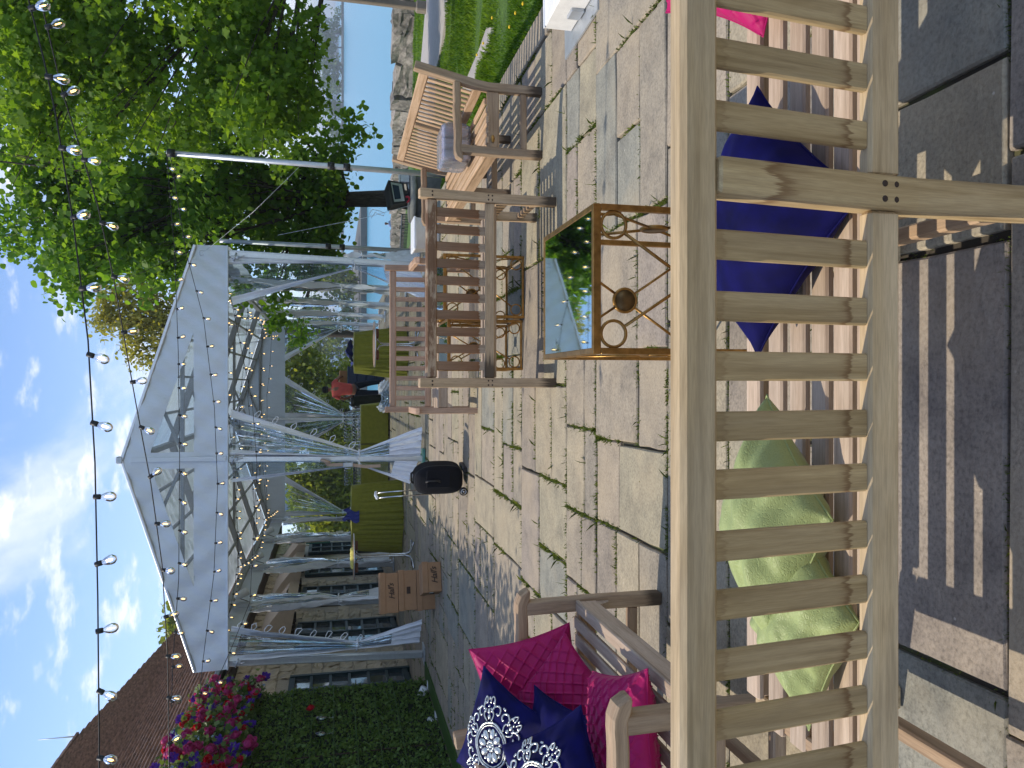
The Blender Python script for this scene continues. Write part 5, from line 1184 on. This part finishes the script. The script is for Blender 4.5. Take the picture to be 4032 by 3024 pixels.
def flowers():
    t = thing('flower_garland', 'deep garland of pink, red and purple flowers on top of the hedge wall', 'flowers', (HWX, 9.4, 2.6)); q = random.Random(21); N = 6500
    def env(y): return 2.58+.03*math.sin(y*3), 3.38+.08*math.sin(y*1.7+1)+.13*max(0, 11.6-y)*.9
    P = []
    for i in range(N):
        y = q.uniform(6.4, 12.55); a, b = env(y); P.append((q.gauss(.02, .15), y-9.4, q.uniform(a-.05, b)-2.6))
    v = leaves(np.array(P), .065, 'maple', .1, .3); stuff(link('foliage', fast_mesh('foliage', v, v.shape[1], M['garland'], rng.random(N)), t))
    obj('core', MB().box((-.12, .05, .33), (.22, 6.1, .62)), M['garland'], t)
    n = 0; spots = []
    while n < 298:
        y = q.uniform(7.4, 12.6); a, b = env(y); z = q.uniform(a-.10, b+.05); x = HWX+.19+q.uniform(-.06, .10)-.25*max(0, z-b+.12)
        kind = q.random(); rad = .075 if kind < .3 else .045 if kind < .75 else .02
        if any((Vector((x, y, z))-s).length < (rad+r_)*.8 for s, r_ in spots): 
            if q.random() < .97: continue
        spots.append((Vector((x, y, z)), rad)); me = q.choice(peony) if kind < .30 else q.choice(redf) if kind < .54 else q.choice(purf) if kind < .80 else smf
        o = link(me.name.split('.')[0], me, t, (x-HWX, y-9.4, z-2.6)); d = Vector((1, q.uniform(-.9, .3)-.2, q.uniform(-.3, .6))); o.rotation_euler = d.to_track_quat('Z', 'Y').to_euler(); s = q.uniform(1.1, 1.6)*(1.0 if kind < .8 else 1.2); o.scale = (s, s, s); n += 1
flowers()
o = link('peony', redf[0], None, (HWX+.09, at_x(671, 1532, HWX+.09).y, at_x(671, 1532, HWX+.09).z), (0, R(80), 0)); o.scale = (1.6, 1.6, 1.6); tag(o, 'single red flower bud tucked alone into the hedge wall', 'flower')
for px, py, lb in ((927, 1478, 'white uplight can at the tent end of the hedge wall'), (944, 1545, 'middle white uplight can along the foot of the hedge wall'), (963, 1625, 'white uplight can nearest the camera at the hedge wall foot')):
    p = at_z(px, py, .0); t = thing('uplight', lb, 'light', (p.x, p.y, .0), 0, 'uplights along the hedge wall'); m = MB(); m.lathe([(.07, 0), (.075, .02), (.073, .20), (.065, .21), (.058, .19), (.001, .18)], 18); obj('can', m, M['white_pvc'], t, (-.05, 0, .06), (0, R(-65), 0)); obj('foot', MB().box((0, 0, .015), (.10, .10, .03), ch=.005), M['white_pvc'], t)
mb = MB(); mb.box((HWX+.20, 9.6, .012), (.24, 5.6, .024)); tag(obj('turf_mat', mb, M['hedge']), 'strip of green turf matting along the hedge wall foot', 'mat')

# ================================================================== BOXES AND SUITCASE
def text(s, size, m, parent, loc, rot, shear=.35):
    cu = bpy.data.curves.new('lettering', 'FONT'); cu.body = s; cu.size = size; cu.shear = shear; cu.align_x = 'CENTER'; cu.align_y = 'CENTER'; cu.offset = size*.012; cu.extrude = .0006; cu.resolution_u = 3; cu.space_character = .92
    tmp = bpy.data.objects.new('tmp', cu); C.objects.link(tmp); dg = bpy.context.evaluated_depsgraph_get(); me = bpy.data.meshes.new_from_object(tmp.evaluated_get(dg)); bpy.data.objects.remove(tmp)
    me.materials.clear(); me.materials.append(m); return link('lettering', me, parent, loc, rot)
def carton(label, loc, rz, w, d, h, sign=True, win=False, lab=False):
    t = thing('cardboard_box', label, 'box', loc, rz, 'lidded cardboard boxes'); hh = h-.002
    obj('body', MB().box((0, 0, hh*.5-.004), (w-.02, d-.02, hh-.01), ch=.004), M['card'], t)
    lid = obj('lid', MB().box((0, 0, hh-.04), (w, d, .08), ch=.004), M['card'], t)
    obj('lid_flap', MB().box((0, 0, hh+.0005), (w-.03, .004, .001)), M['card_dark'], lid)
    if sign:
        text("Hall's", .115, M['card_dark'], t, (.02, -d/2+.010-.003, hh*.36), (R(90), R(-4), 0), .38)
        m = MB()
        for z, a in ((hh*.17, .17), (hh*.11, .09)): m.box((.02, -d/2+.0085, z), (a, .002, .006))
    if win: obj('handle_hole', MB().box((.0, -d/2+.008, hh*.45), (.10, .006, .055)), M['card_dark'], t)
    obj('handle_hole', MB().box((-w/2+.008, 0, hh*.42), (.006, .11, .055)), M['card_dark'], t)
    if lab: obj('paper_label', MB().box((-w/2+.0085, -d*.24, hh*.52), (.003, .09, .055)), M['paper'], t)
a, b, c = at_z(952, 1213), at_z(955, 1277), at_z(948, 1331)
rz1 = math.atan2(a.y-b.y, a.x-b.x); w1 = (a-b).length+.02; d1 = .44; ctr = (a+b)/2+Vector((-math.sin(rz1), math.cos(rz1), 0))*d1/2
carton('brown carton with script lettering standing alone in front of the stack', (ctr.x, ctr.y, 0), rz1, w1, d1, .265, True, False, True)
a, b = at_y(1000, 1219, 11.25), at_y(1000, 1357, 11.05); a = V_((-2.74, 11.36, 0)); b = V_((-3.30, 11.20, 0)); rz2 = math.atan2(a.y-b.y, a.x-b.x); w2 = (a-b).length; d2 = .42; ctr = (a+b)/2+Vector((-math.sin(rz2), math.cos(rz2), 0))*d2/2
carton('bottom carton of the brown stack, mostly hidden', (ctr.x, ctr.y, 0), rz2, w2, d2, .265, False, False)
carton('middle carton of the brown stack with a dark handle hole in front', (ctr.x+.01, ctr.y, .267), rz2, w2, d2, .265, False, True)
carton('topmost carton of the brown stack with script lettering', (ctr.x-.01, ctr.y, .534), rz2-.03, w2, d2, .265, True)
def suitcase():
    t = thing('suitcase', 'small black wheeled suitcase with its handle pulled out', 'suitcase', (-1.05, 8.62, 0), R(-8)); m = MB()
    def P(u, v):                                         # a soft, rounded body: profile in x-z, depth along y
        th = 2*math.pi*u; ex = .55; cx_, cz_ = math.cos(th), math.sin(th); x = .165*abs(cx_)**ex*(1 if cx_ > 0 else -1); z = .27*abs(cz_)**ex*(1 if cz_ > 0 else -1)
        if x > 0: x *= 1-.30*max(0, z/.27)**3
        f = 2*v-1; k = (1-abs(f)**5)**.35 if abs(f) < 1 else 0
        return Vector((x*k*.98+.0*f, f*.19, .315+z*k))
    m.grid(P, 40, 16); obj('body', m, M['black_fabric'], t)
    for y in (-.12, .12): 
        obj('pocket_seam', MB().tube([P(i/40, .5+y/.38*.9)+Vector((0, 0, 0)) for i in range(40)], .006, 5, closed=True), M['black'], t)
    m = MB(); m.box((.03, -.188, .33), (.20, .02, .26), ch=.008); obj('side_pocket', m, M['black_fabric'], t)
    obj('side_grip', MB().tube([(.0, -.20, .47), (.02, -.225, .44), (.02, -.225, .34), (.0, -.20, .31)], .011, 8), M['black'], t)
    obj('top_grip', MB().tube([(-.06, 0, .585), (-.03, 0, .615), (.05, 0, .61), (.08, 0, .57)], .013, 8), M['black'], t)
    h = MB()
    for y in (-.10, .10): h.tube([(-.165, y, .4), (-.175, y, .7), (-.185, y, .98)], .0075, 8)
    hd = obj('pull_handle', h, M['chrome'], t); obj('grip', MB().tube([(-.185, -.115, .99), (-.187, 0, 1.0), (-.185, .115, .99)], .017, 8), M['white_pvc'], hd)
    for y in (-.17, .17):
        w = MB(); w.lathe([(.001, -.018), (.04, -.018), (.047, -.01), (.047, .01), (.04, .018), (.001, .018)], 20); wh = obj('wheel', w, M['rubber'], t, (-.12, y*1.08, .048), (R(90), 0, 0)); obj('hub', MB().ring((0, 0, .019 if y < 0 else -.019), .028, .005, (1, 0, 0), (0, 1, 0), 18, 5).lathe([(.001, -.021), (.012, -.021), (.012, .021), (.001, .021)], 10), M['chrome'], wh)
    obj('foot', MB().box((.11, 0, .025), (.05, .3, .05), ch=.006), M['black'], t)
suitcase()

# ================================================================== TABLES UNDER THE TENT
def draped(name, label, c, rx, ry, h, n, flare, m, seed=0):
    t = thing(name, label, 'table', (*c, 0), 0, 'olive draped tables'); q = random.Random(seed); ph = q.uniform(0, 6); g = MB(); N = 300
    def P(u, v):
        th = 2*math.pi*u; k = 1+flare*v**1.3+(.022+.052*v)*min(1, v*4)*(abs(math.sin(.5*(n*th+ph+1.6*math.sin(3*th)+.6*v*math.sin(7*th))))**.75*2-1.2)+.035*v*math.sin(2.3*n*th+ph); sag = .012*math.sin(5*th)*v
        return Vector((rx*k*math.cos(th), ry*k*math.sin(th), h-.012*min(1, v*9)-(h-.02)*v+sag))
    g.grid(P, N, 26); g.lathe([(.001, h+.002), (.97, h+.002), (1.0, h-.004)], 60, caps=False)
    for i in range(len(g.v)-60*3, len(g.v)): x, y, z = g.v[i]; g.v[i] = (x*rx, y*ry, z)
    obj('tablecloth', g, m, t); obj('leg', MB().tube([(0, 0, 0), (0, 0, h-.02)], .04), M['chrome'], t); return t
draped('cocktail_table', 'wide tall olive draped table on the left inside the tent', (-2.88, 16.9), .70, .45, 1.08, 38, .08, M['olive'], 1)
draped('cocktail_table', 'tall round olive draped table on the right inside the tent', (.63, 15.8), .42, .42, 1.05, 24, .24, M['olive'], 2)
def napkin(label, c, size, m, seed):
    q = random.Random(seed); g = MB(); p = [q.uniform(0, 6) for _ in range(6)]
    g.grid(lambda u, v: Vector(((u-.5)*size[0]*(1-.3*v), (v-.5)*size[1]+.03*math.sin(9*u+p[0]), .02+size[2]*abs(math.sin(3.1*u+p[1])*math.cos(2.7*v+p[2]))*(1-.5*abs(2*u-1))+.012*math.sin(23*u+11*v+p[3]))), 28, 22)
    o = obj('folded_cloth', g, m, None, c); tag(o, label, 'cloth')
napkin('crumpled blue cloth on the right olive table', (.60, 15.72, 1.055), (.62, .5, .16), M['blue_cloth'], 2)
def nap2():
    g = MB(); g.grid(lambda u, v: Vector(((u-.5)*.24+.04*math.sin(6*v), -.06-.01*math.sin(20*u), .14-.30*v+.05*math.sin(7*u)*(1-v))), 16, 14); g.grid(lambda u, v: Vector(((u-.5)*.3, -.05+.3*v, .02+.12*abs(math.sin(4*u))*(1-v))), 16, 8)
    tag(obj('folded_cloth', g, M['blue_cloth'], None, (-2.75, 16.46, 1.085)), 'blue cloth hanging over the edge of the left olive table', 'cloth')
nap2()
def bare(label, c, h, r, rz):
    t = thing('folding_table', label, 'table', (*c, 0), rz, 'bare pedestal tables'); m = MB(); m.lathe([(.001, h-.022), (r-.006, h-.022), (r, h-.016), (r, h-.004), (r-.004, h), (.001, h)], 48); obj('tabletop', m, M['teak_red'], t)
    obj('edge_band', MB().lathe([(r+.001, h-.017), (r+.003, h-.011), (r+.001, h-.003)], 48, caps=False), M['alu'], t)
    for s in (-1, 1): obj('block', MB().box((s*r*.48, 0, h-.055), (r*.40, .1, .062), ch=.01), mat('dark_red_wood', (.16, .055, .03), .5, .2, 12), t)
    for k in range(4):
        a = k*math.pi/2+.5; d = Vector((math.cos(a), math.sin(a), 0)); o_ = d*.018
        obj('leg', MB().tube([d*.13+Vector((0, 0, h-.05)), d*.05+Vector((0, 0, h-.09)), o_+Vector((0, 0, h-.16)), o_+Vector((0, 0, .16)), d*.05+Vector((0, 0, .07)), d*.13+Vector((0, 0, .035)), d*.33+Vector((0, 0, .02))], .0145, 8), M['chrome'], t)
bare('bare round pedestal table seen edge-on at the right tent entrance', (.69, 13.55), .77, .40, .2)
bare('taller bare pedestal table with a yellow cloth at the left tent entrance', (-3.16, 14.35), 1.10, .42, .4)
g = MB(); g.grid(lambda u, v: Vector(((u-.5)*.42*(1-.12*abs(2*v-1)), (v-.5)*.24, .055*(1-abs(2*u-1)**6)**.5*(1-abs(2*v-1)**4)**.5+.004*math.sin(30*u)+.002)), 26, 16)
tag(obj('folded_cloth', g, M['yellow_cloth'], None, (-3.17, 14.3, 1.10)), 'folded yellow cloth on the taller bare pedestal table', 'cloth')
def bar_table(label, x0, x1, y, seed):
    t = thing('bar_table', label, 'table', ((x0+x1)/2, y, 0), 0, 'olive covered bar tables'); w = (x1-x0)/2; h = .745; g = MB(); q = random.Random(seed)
    per = [(-w, -.38), (w, -.38), (w, .38), (-w, .38)]; L_ = [2*w, .76, 2*w, .76]; tot = sum(L_)
    def P(u, v):
        s = u*tot; i = 0
        while i < 3 and s > L_[i]: s -= L_[i]; i += 1
        a, b = Vector((*per[i], 0)), Vector((*per[(i+1) % 4], 0)); f = s/L_[i]; p = a.lerp(b, f); nrm = Vector((b.y-a.y, a.x-b.x, 0)).normalized()*(1); cr = math.exp(-(min(f, 1-f)*L_[i]/.12)**2)
        return p+nrm*(.02*v+.05*v*cr+.015*v*math.sin(s*6+i+seed))+Vector((0, 0, h-(h-.04)*v))
    g.grid(P, 120, 12); g.add([(-w, -.38, h), (w, -.38, h), (w, .38, h), (-w, .38, h)], [(0, 1, 2, 3)]); obj('tablecloth', g, M['olive'], t)
    for i in (-1, 1): obj('leg', MB().bar((i*(w-.2), 0, 0), (i*(w-.2), 0, h-.03), .04, .5, (1, 0, 0), .004), M['black'], t)
bar_table('olive covered bar table right of the middle post', -1.56, -.56, 20.9, 1); bar_table('olive covered bar table left of the middle post', -2.72, -1.60, 20.9, 4)
wg = MB().lathe([(.032, 0), (.033, .003), (.004, .009), (.0035, .075), (.02, .095), (.034, .135), (.031, .19), (.030, .19), (.033, .135), (.018, .10)], 12, caps=False).mesh('wine_glass', M['glassware'])
def glasses():
    for lv in range(2):
        for (xa, xb) in ((-1.5, -.78), (-2.66, -1.66)):
            if lv:
                t = thing('glass_rack', 'clear rack lifting the upper row of glasses, %s bar table' % ('right' if xa > -1.6 else 'left'), 'rack', ((xa+xb)/2, 20.9, .745)); w = (xb-xa)/2+.04
                obj('shelf', MB().box((0, 0, .235), (2*w, .34, .012)), M['glassware'], t)
                for i in (-1, 1): obj('side_panel', MB().box((i*w, 0, .115), (.012, .34, .228)), M['glassware'], t)
            n = int((xb-xa)/.083)
            for i in range(n+1):
                for j in range(3 if lv == 0 else 2):
                    o = link('wine_glass', wg, None, (xa+(xb-xa)*i/n, 20.80+.085*j+random.uniform(-.006, .006), .748+.24*lv)); tag(o, 'clear stemmed wine glass in the rows on the olive bar tables', 'glass', 'wine glasses on the bar')
glasses()
# ---- crates, bin, bags
def crate(label, c, w, d, h, m, rz=0):
    t = thing('crate', label, 'crate', c, rz, 'stacked blue crates'); f = MB()
    obj('body', MB().box((0, 0, h/2), (w, d, h-.004), ch=.01), m, t)
    for z in (.03, h-.03): f.box((0, 0, z), (w+.02, d+.02, .03), ch=.004)
    for i in range(7): f.box((-w/2+w*(i+.5)/7, -d/2-.004, h/2), (.012, .012, h-.06))
    obj('rib', f, m, t)
for i in range(4): crate(('bottom', 'second', 'third', 'top')[i]+' navy crate of the stack beside the person', (.24, 22.75, .265*i), .5, .4, .26, M['crate'], .02*i)
crate('grey carton the person reaches into on top of the navy crates', (.20, 22.75, 1.065), .36, .34, .22, M['card'])
t = thing('trash_bin', 'dark green wheeled bin left of the person', 'bin', (-.46, 22.9, 0)); obj('body', MB().lathe([(.19, 0), (.2, .02), (.25, .86), (.26, .9)], 4), mat('dark_green_bin', (.012, .022, .018), .5), t, (0, 0, 0), (0, 0, R(45))); obj('lid', MB().box((0, 0, .93), (.40, .42, .05), ch=.01), M['black'], t)
def bag(label, c, s, m, seed):
    q = random.Random(seed); bm = bmesh.new(); bmesh.ops.create_icosphere(bm, subdivisions=4, radius=1); p = [q.uniform(0, 6) for _ in range(6)]
    for v in bm.verts:
        x, y, z = v.co; k = 1+.16*math.sin(5*x+p[0])*math.sin(6*y+p[1])+.10*math.sin(11*z+9*x+p[2])+.06*math.sin(19*y+13*x+p[3]); v.co = Vector((x*s[0]*k, y*s[1]*k, max(-.9, z)*s[2]*k+s[2]*.85))
    me = bpy.data.meshes.new('plastic_bag'); bm.to_mesh(me); bm.free(); me.materials.append(m); o = link('plastic_bag', me, None, c); tag(o, label, 'bag')
bag('white plastic bag slumped on the paving behind the reddish bench', (-.12, 20.4, 0), (.2, .18, .16), M['white_pvc'], 1); bag('clear plastic bag of dark bottles beside the white bag', (-.40, 20.2, 0), (.22, .18, .13), M['clear_vinyl'], 2); bag('small white bag at the left of the plastic bags', (-.62, 20.5, 0), (.13, .13, .17), M['white_pvc'], 3)

# ================================================================== PEOPLE
def skinned(name, joints, edges, m, parent, sub=2):
    me = bpy.data.meshes.new(name); ks = list(joints); me.from_pydata([joints[k][0] for k in ks], [(ks.index(a), ks.index(b)) for a, b in edges], []); me.materials.append(m)
    o = link(name, me, parent); md = o.modifiers.new('skin', 'SKIN'); md.use_smooth_shade = True
    for i, k in enumerate(ks):
        r = joints[k][1]; r = r if isinstance(r, tuple) else (r, r); me.skin_vertices[0].data[i].radius = r; me.skin_vertices[0].data[i].use_root = (i == 0)
    s = o.modifiers.new('smooth', 'SUBSURF'); s.levels = sub; s.render_levels = sub; return o
def worker():
    t = thing('person', 'person in coral t-shirt, dark trousers and cap reaching into a crate', 'person', (-.15, 22.15, 0))
    J = {'pel': ((0, 0, .93), (.15, .11)), 'ab': ((0, .03, 1.08), (.13, .10)), 'ch': ((0, .07, 1.30), (.16, .11)), 'nk': ((0, .11, 1.48), .055), 'nk2': ((-.01, .13, 1.55), .055), 'hd': ((-.01, .15, 1.64), (.078, .09)), 'tp': ((-.01, .15, 1.74), (.06, .07)),
         'ls': ((-.17, .08, 1.42), .062), 'le': ((-.28, .12, 1.15), .045), 'lw': ((-.22, .28, .98), .03), 'lh': ((-.2, .35, .95), (.036, .018)), 'rs': ((.17, .10, 1.43), .062), 're': ((.35, .22, 1.28), .045), 'rw': ((.36, .42, 1.20), .03), 'rh': ((.36, .5, 1.19), (.036, .018)),
         'lhip': ((-.09, 0, .86), .095), 'lk': ((-.10, .04, .48), .062), 'la': ((-.08, -.02, .09), .042), 'lt': ((-.09, .14, .045), .04), 'rhip': ((.09, 0, .86), .095), 'rk': ((.17, .04, .48), .062), 'ra': ((.22, .0, .09), .042), 'rt': ((.24, .16, .045), .04)}
    E = [('pel', 'ab'), ('ab', 'ch'), ('ch', 'nk'), ('nk', 'nk2'), ('nk2', 'hd'), ('hd', 'tp'), ('ch', 'ls'), ('ls', 'le'), ('le', 'lw'), ('lw', 'lh'), ('ch', 'rs'), ('rs', 're'), ('re', 'rw'), ('rw', 'rh'), ('pel', 'lhip'), ('lhip', 'lk'), ('lk', 'la'), ('la', 'lt'), ('pel', 'rhip'), ('rhip', 'rk'), ('rk', 'ra'), ('ra', 'rt')]
    for s, h in (('l', J['lh'][0]), ('r', J['rh'][0])):
        for i in range(4):
            x = h[0]+(i-1.5)*.02; J[s+'f%d' % i] = ((x, h[1]+.06, h[2]-.01), .0095); J[s+'g%d' % i] = ((x, h[1]+.09+.01*(i in (1, 2)), h[2]-.035), .008); E += [(s+'h', s+'f%d' % i), (s+'f%d' % i, s+'g%d' % i)]
        sg = 1 if s == 'l' else -1; J[s+'th'] = ((h[0]+sg*.045, h[1]+.02, h[2]-.01), .011); E += [(s+'h', s+'th')]
    body = skinned('body', J, E, M['skin'], t)
    SJ = {'pel': ((0, -.005, .86), (.185, .135)), 'ab': ((0, .025, 1.05), (.165, .13)), 'ch': ((0, .065, 1.30), (.19, .14)), 'nk': ((0, .10, 1.455), (.085, .075)), 'ls': ((-.185, .08, 1.415), .088), 'le': ((-.25, .105, 1.24), .075), 'rs': ((.185, .10, 1.425), .088), 're': ((.285, .17, 1.335), .075)}
    skinned('t_shirt', SJ, [('pel', 'ab'), ('ab', 'ch'), ('ch', 'nk'), ('ch', 'ls'), ('ls', 'le'), ('ch', 'rs'), ('rs', 're')], M['coral'], t)
    TJ = {'pel': ((0, 0, .92), (.165, .125)), 'lhip': ((-.09, 0, .83), .112), 'lk': ((-.10, .04, .48), .082), 'la': ((-.08, -.02, .10), .062), 'rhip': ((.09, 0, .83), .112), 'rk': ((.17, .04, .48), .082), 'ra': ((.22, 0, .10), .062)}
    skinned('trousers', TJ, [('pel', 'lhip'), ('lhip', 'lk'), ('lk', 'la'), ('pel', 'rhip'), ('rhip', 'rk'), ('rk', 'ra')], M['denim'], t)
    for (x, y) in ((-.085, .06), (.23, .08)): obj('shoe', MB().grid(lambda u, v, x=x, y=y: Vector((x+.048*math.cos(6.283*u)*math.sin(3.1416*v), y-.15*math.cos(3.1416*v), max(.0, .045+.055*math.sin(6.283*u)*math.sin(3.1416*v)))), 14, 10), M['black'], t)
    cp_ = MB(); cp_.lathe([(.097, 0), (.099, .03), (.085, .075), (.05, .10), (.001, .107)], 18, caps=False); cp_.add([(-.06, .08, .005), (.06, .08, .005), (.045, .17, -.008), (-.045, .17, -.008)], [(0, 1, 2, 3)]); obj('cap', cp_, M['black_fabric'], t, (-.01, .15, 1.66), (R(6), 0, 0))
    hr = MB(); hr.lathe([(.088, -.07), (.094, -.03), (.096, .01)], 18, caps=False); obj('hair', hr, M['black'], t, (-.01, .148, 1.665))
    for s in (-1, 1): obj('cuff_stripe', MB().ring((.265 if s > 0 else -.243, .16 if s > 0 else .102, 1.348 if s > 0 else 1.262), .07, .006, (.3*s, .9, 0), (.5, 0, .85*s), 16, 5), M['white_pvc'], t)
worker()
def walker():
    g = at_y(835, 483, 60); t = thing('person', 'tiny person in pale blue seen head and shoulders over the lake wall', 'person', (g.x, 60, g.z-1.62))
    J = {'pel': ((0, 0, .93), (.15, .11)), 'ch': ((0, 0, 1.28), (.17, .11)), 'nk': ((0, 0, 1.48), .06), 'hd': ((0, .0, 1.62), (.085, .1)), 'tp': ((0, 0, 1.73), .06), 'ls': ((-.17, 0, 1.42), .06), 'le': ((-.22, .03, 1.14), .045), 'lw': ((-.2, .12, .92), .035), 'rs': ((.17, 0, 1.42), .06), 're': ((.22, .03, 1.14), .045), 'rw': ((.2, .12, .92), .035), 'lk': ((-.1, .02, .48), .065), 'la': ((-.1, 0, .05), .05), 'rk': ((.1, .02, .48), .065), 'ra': ((.1, 0, .05), .05)}
    skinned('body', J, [('pel', 'ch'), ('ch', 'nk'), ('nk', 'hd'), ('hd', 'tp'), ('ch', 'ls'), ('ls', 'le'), ('le', 'lw'), ('ch', 'rs'), ('rs', 're'), ('re', 'rw'), ('pel', 'lk'), ('lk', 'la'), ('pel', 'rk'), ('rk', 'ra')], M['skin'], t)
    skinned('shirt', {'pel': ((0, 0, .9), (.18, .13)), 'ch': ((0, 0, 1.28), (.195, .135)), 'nk': ((0, 0, 1.46), .09), 'ls': ((-.18, 0, 1.41), .085), 'le': ((-.215, .02, 1.2), .075), 'rs': ((.18, 0, 1.41), .085), 're': ((.215, .02, 1.2), .075)}, [('pel', 'ch'), ('ch', 'nk'), ('ch', 'ls'), ('ls', 'le'), ('ch', 'rs'), ('rs', 're')], cloth('pale_blue_shirt', (.30, .40, .62)), t)
    hr = MB(); hr.lathe([(.1, -.04), (.106, .02), (.08, .09), (.001, .115)], 14, caps=False); obj('hair', hr, mat('brown_hair', (.09, .035, .02), .7), t, (0, -.01, 1.66))
walker()

# ================================================================== SMALL THINGS BY THE LAWN
def plinth():
    t = thing('concrete_plinth', 'round grey concrete plinth carrying the black floodlight', 'plinth', (3.22, 13.35, terr(3.2, 13.35))); hh = .175-terr(3.2, 13.35)
    m = MB(); m.lathe([(.36, -.1), (.37, hh-.10), (.36, hh-.09)], 40, caps=False); obj('drum', m, M['dark_conc'], t); m = MB(); m.lathe([(.36, hh-.09), (.43, hh-.08), (.44, hh-.02), (.42, hh), (.001, hh+.004)], 40, caps=False); obj('cap_slab', m, M['concrete'], t)
    f = thing('floodlight', 'black twin-sided floodlight with a glass lens on the round plinth', 'floodlight', (3.25, 13.3, .178))
    b = MB(); pr = [(-.19, 0, .07), (.19, .0, .07), (.22, .0, .36), (-.22, .0, .36)]
    b.add([(-.17, -.10, .08), (.17, -.10, .08), (.23, -.16, .34), (-.23, -.16, .34), (-.15, .16, .12), (.15, .16, .12), (.19, .14, .40), (-.19, .14, .40)], [(0, 1, 2, 3), (5, 4, 7, 6), (1, 5, 6, 2), (4, 0, 3, 7), (3, 2, 6, 7), (4, 5, 1, 0)]); h = obj('housing', b, M['black'], f, (0, 0, 0), (0, R(-8), R(14)))
    fr = Vector((0, -.06, .26)).normalized(); fc = Vector((0, -.13, .21)); up = Vector((0, -.06, .26)).normalized(); nn = Vector((0, -.26, -.06)).normalized()
    def q(x, z, d): return fc+Vector((x, 0, 0))+up*z+nn*d
    m = MB(); m.add([q(-.16, -.09, .012), q(.16, -.09, .012), q(.185, .10, .012), q(-.185, .10, .012)], [(0, 1, 2, 3)]); obj('bezel', m, M['alu'], h); m = MB(); m.add([q(-.12, -.03, .016), q(.12, -.03, .016), q(.14, .085, .016), q(-.14, .085, .016)], [(0, 1, 2, 3)]); obj('lens', m, M['win'], h)
    obj('yoke', MB().tube([(-.2, 0, .24), (-.21, 0, .05), (0, 0, .02), (.21, 0, .05), (.2, 0, .24)], .014, 6), M['black'], f); obj('stand', MB().lathe([(.10, 0), (.1, .02), (.03, .04), (.03, .09)], 14), M['black'], f)
    obj('cord_reel', MB().ring((-.1, -.12, .05), .045, .018, (1, 0, 0), (0, .5, .8), 16, 6), mat('red_cord', (.5, .03, .05), .5), f)
    u = thing('junction_box', 'small grey box at the right of the plinth top', 'box', (3.53, 13.3, .178)); obj('body', MB().box((0, 0, .085), (.15, .13, .165), ch=.01), M['galv'], u); obj('lid', MB().box((0, 0, .173), (.16, .14, .014), ch=.003), M['alu'], u); obj('conduit', MB().tube([(-.06, -.03, .04), (-.14, -.05, .02), (-.22, -.02, .015)], .013, 6), M['galv'], u)
plinth()
def low_rail():
    a, b = at_ground(884, 463), at_ground(877, 545); t = thing('slatted_rail', 'low black slatted rail on the grass below the lake wall', 'rail', a); d = b-a; n = 26; H_ = .34; m = MB().bar((0, 0, -.05), (0, .10, H_), .05, .022, (1, 0, 0), .003).mesh('slat', M['black']) 
    for i in range(n): link('slat', m, t, d*(i/n))
    obj('rail', MB().bar(Vector((0, .1, H_)), d+Vector((0, .1, H_)), .05, .05, (0, 1, 0), .004), M['black'], t)
low_rail()
def weight():
    T, Nn = at_z(1225, 130), at_z(1284, 39); a = math.atan2(Nn.y-T.y, Nn.x-T.x); L_ = .62; c = T+Vector((math.cos(a), math.sin(a), 0))*L_/2+Vector((-math.sin(a), math.cos(a), 0))*L_/2
    t = thing('pole_base', 'white boxed pole base on a bare steel plate at the right terrace edge', 'pole base', (c.x, c.y, 0), a)
    obj('steel_plate', MB().box((0, 0, .008), (L_, L_, .012)), M['galv'], t); bx = obj('weight_box', MB().box((.06, .02, .105), (.44, .44, .18), ch=.006), mat('scuffed_white_board', (.78, .77, .74), .6, .08, 14), t)
    for s in (-1, 1): obj('trim_strip', MB().box((.06+s*.2, .02, .197), (.02, .45, .006)), M['paper'], bx)
    obj('bracket', MB().box((.06, -.19, .06), (.10, .06, .08), ch=.004), M['galv'], t)
weight()
t = thing('storage_tub', 'white plastic tub standing on the paving by the shorter pole', 'tub', (2.10, 10.9, 0)); obj('body', MB().lathe([(.24, 0), (.26, .02), (.30, .33), (.31, .34)], 4), M['white_pvc'], t, (0, 0, 0), (0, 0, R(45))); obj('lid', MB().box((0, 0, .355), (.46, .46, .03), ch=.01), M['white_pvc'], t)
# a few fallen leaves and seed husks on the paving
lf = [fast_mesh('fallen_leaf', leaves(np.zeros((1, 3)), .035, 'oval', 0, 3., szv=.1), 6, M['spring'], [random.random()]) for i in range(3)]
for i, (px, py) in enumerate(((1420, 660), (1310, 860), (1250, 600), (1180, 1120), (1380, 1040))):
    p = at_z(px, py, .004); o = link('fallen_leaf', lf[i % 3], None, p, (0, 0, random.uniform(0, 6))); tag(o, 'small dry fallen leaf lying on the paving', 'leaf', 'fallen leaves on the paving')

# ================================================================== AIR
hz = MB(); hz.box((0, 2500, 26), (6300, 5300, 74)); hm = bpy.data.materials.new('haze'); hm.use_nodes = True; ht = hm.node_tree; ht.nodes.clear()
ho = ht.nodes.new('ShaderNodeOutputMaterial'); hv = ht.nodes.new('ShaderNodeVolumePrincipled'); hv.inputs['Color'].default_value = (.80, .88, .97, 1); hv.inputs['Density'].default_value = .0006; hv.inputs['Anisotropy'].default_value = .2
ht.links.new(hv.outputs[0], ho.inputs['Volume']); o = obj('haze', hz, hm); stuff(o); o['label'] = 'thin pale air paling the far lake shore'
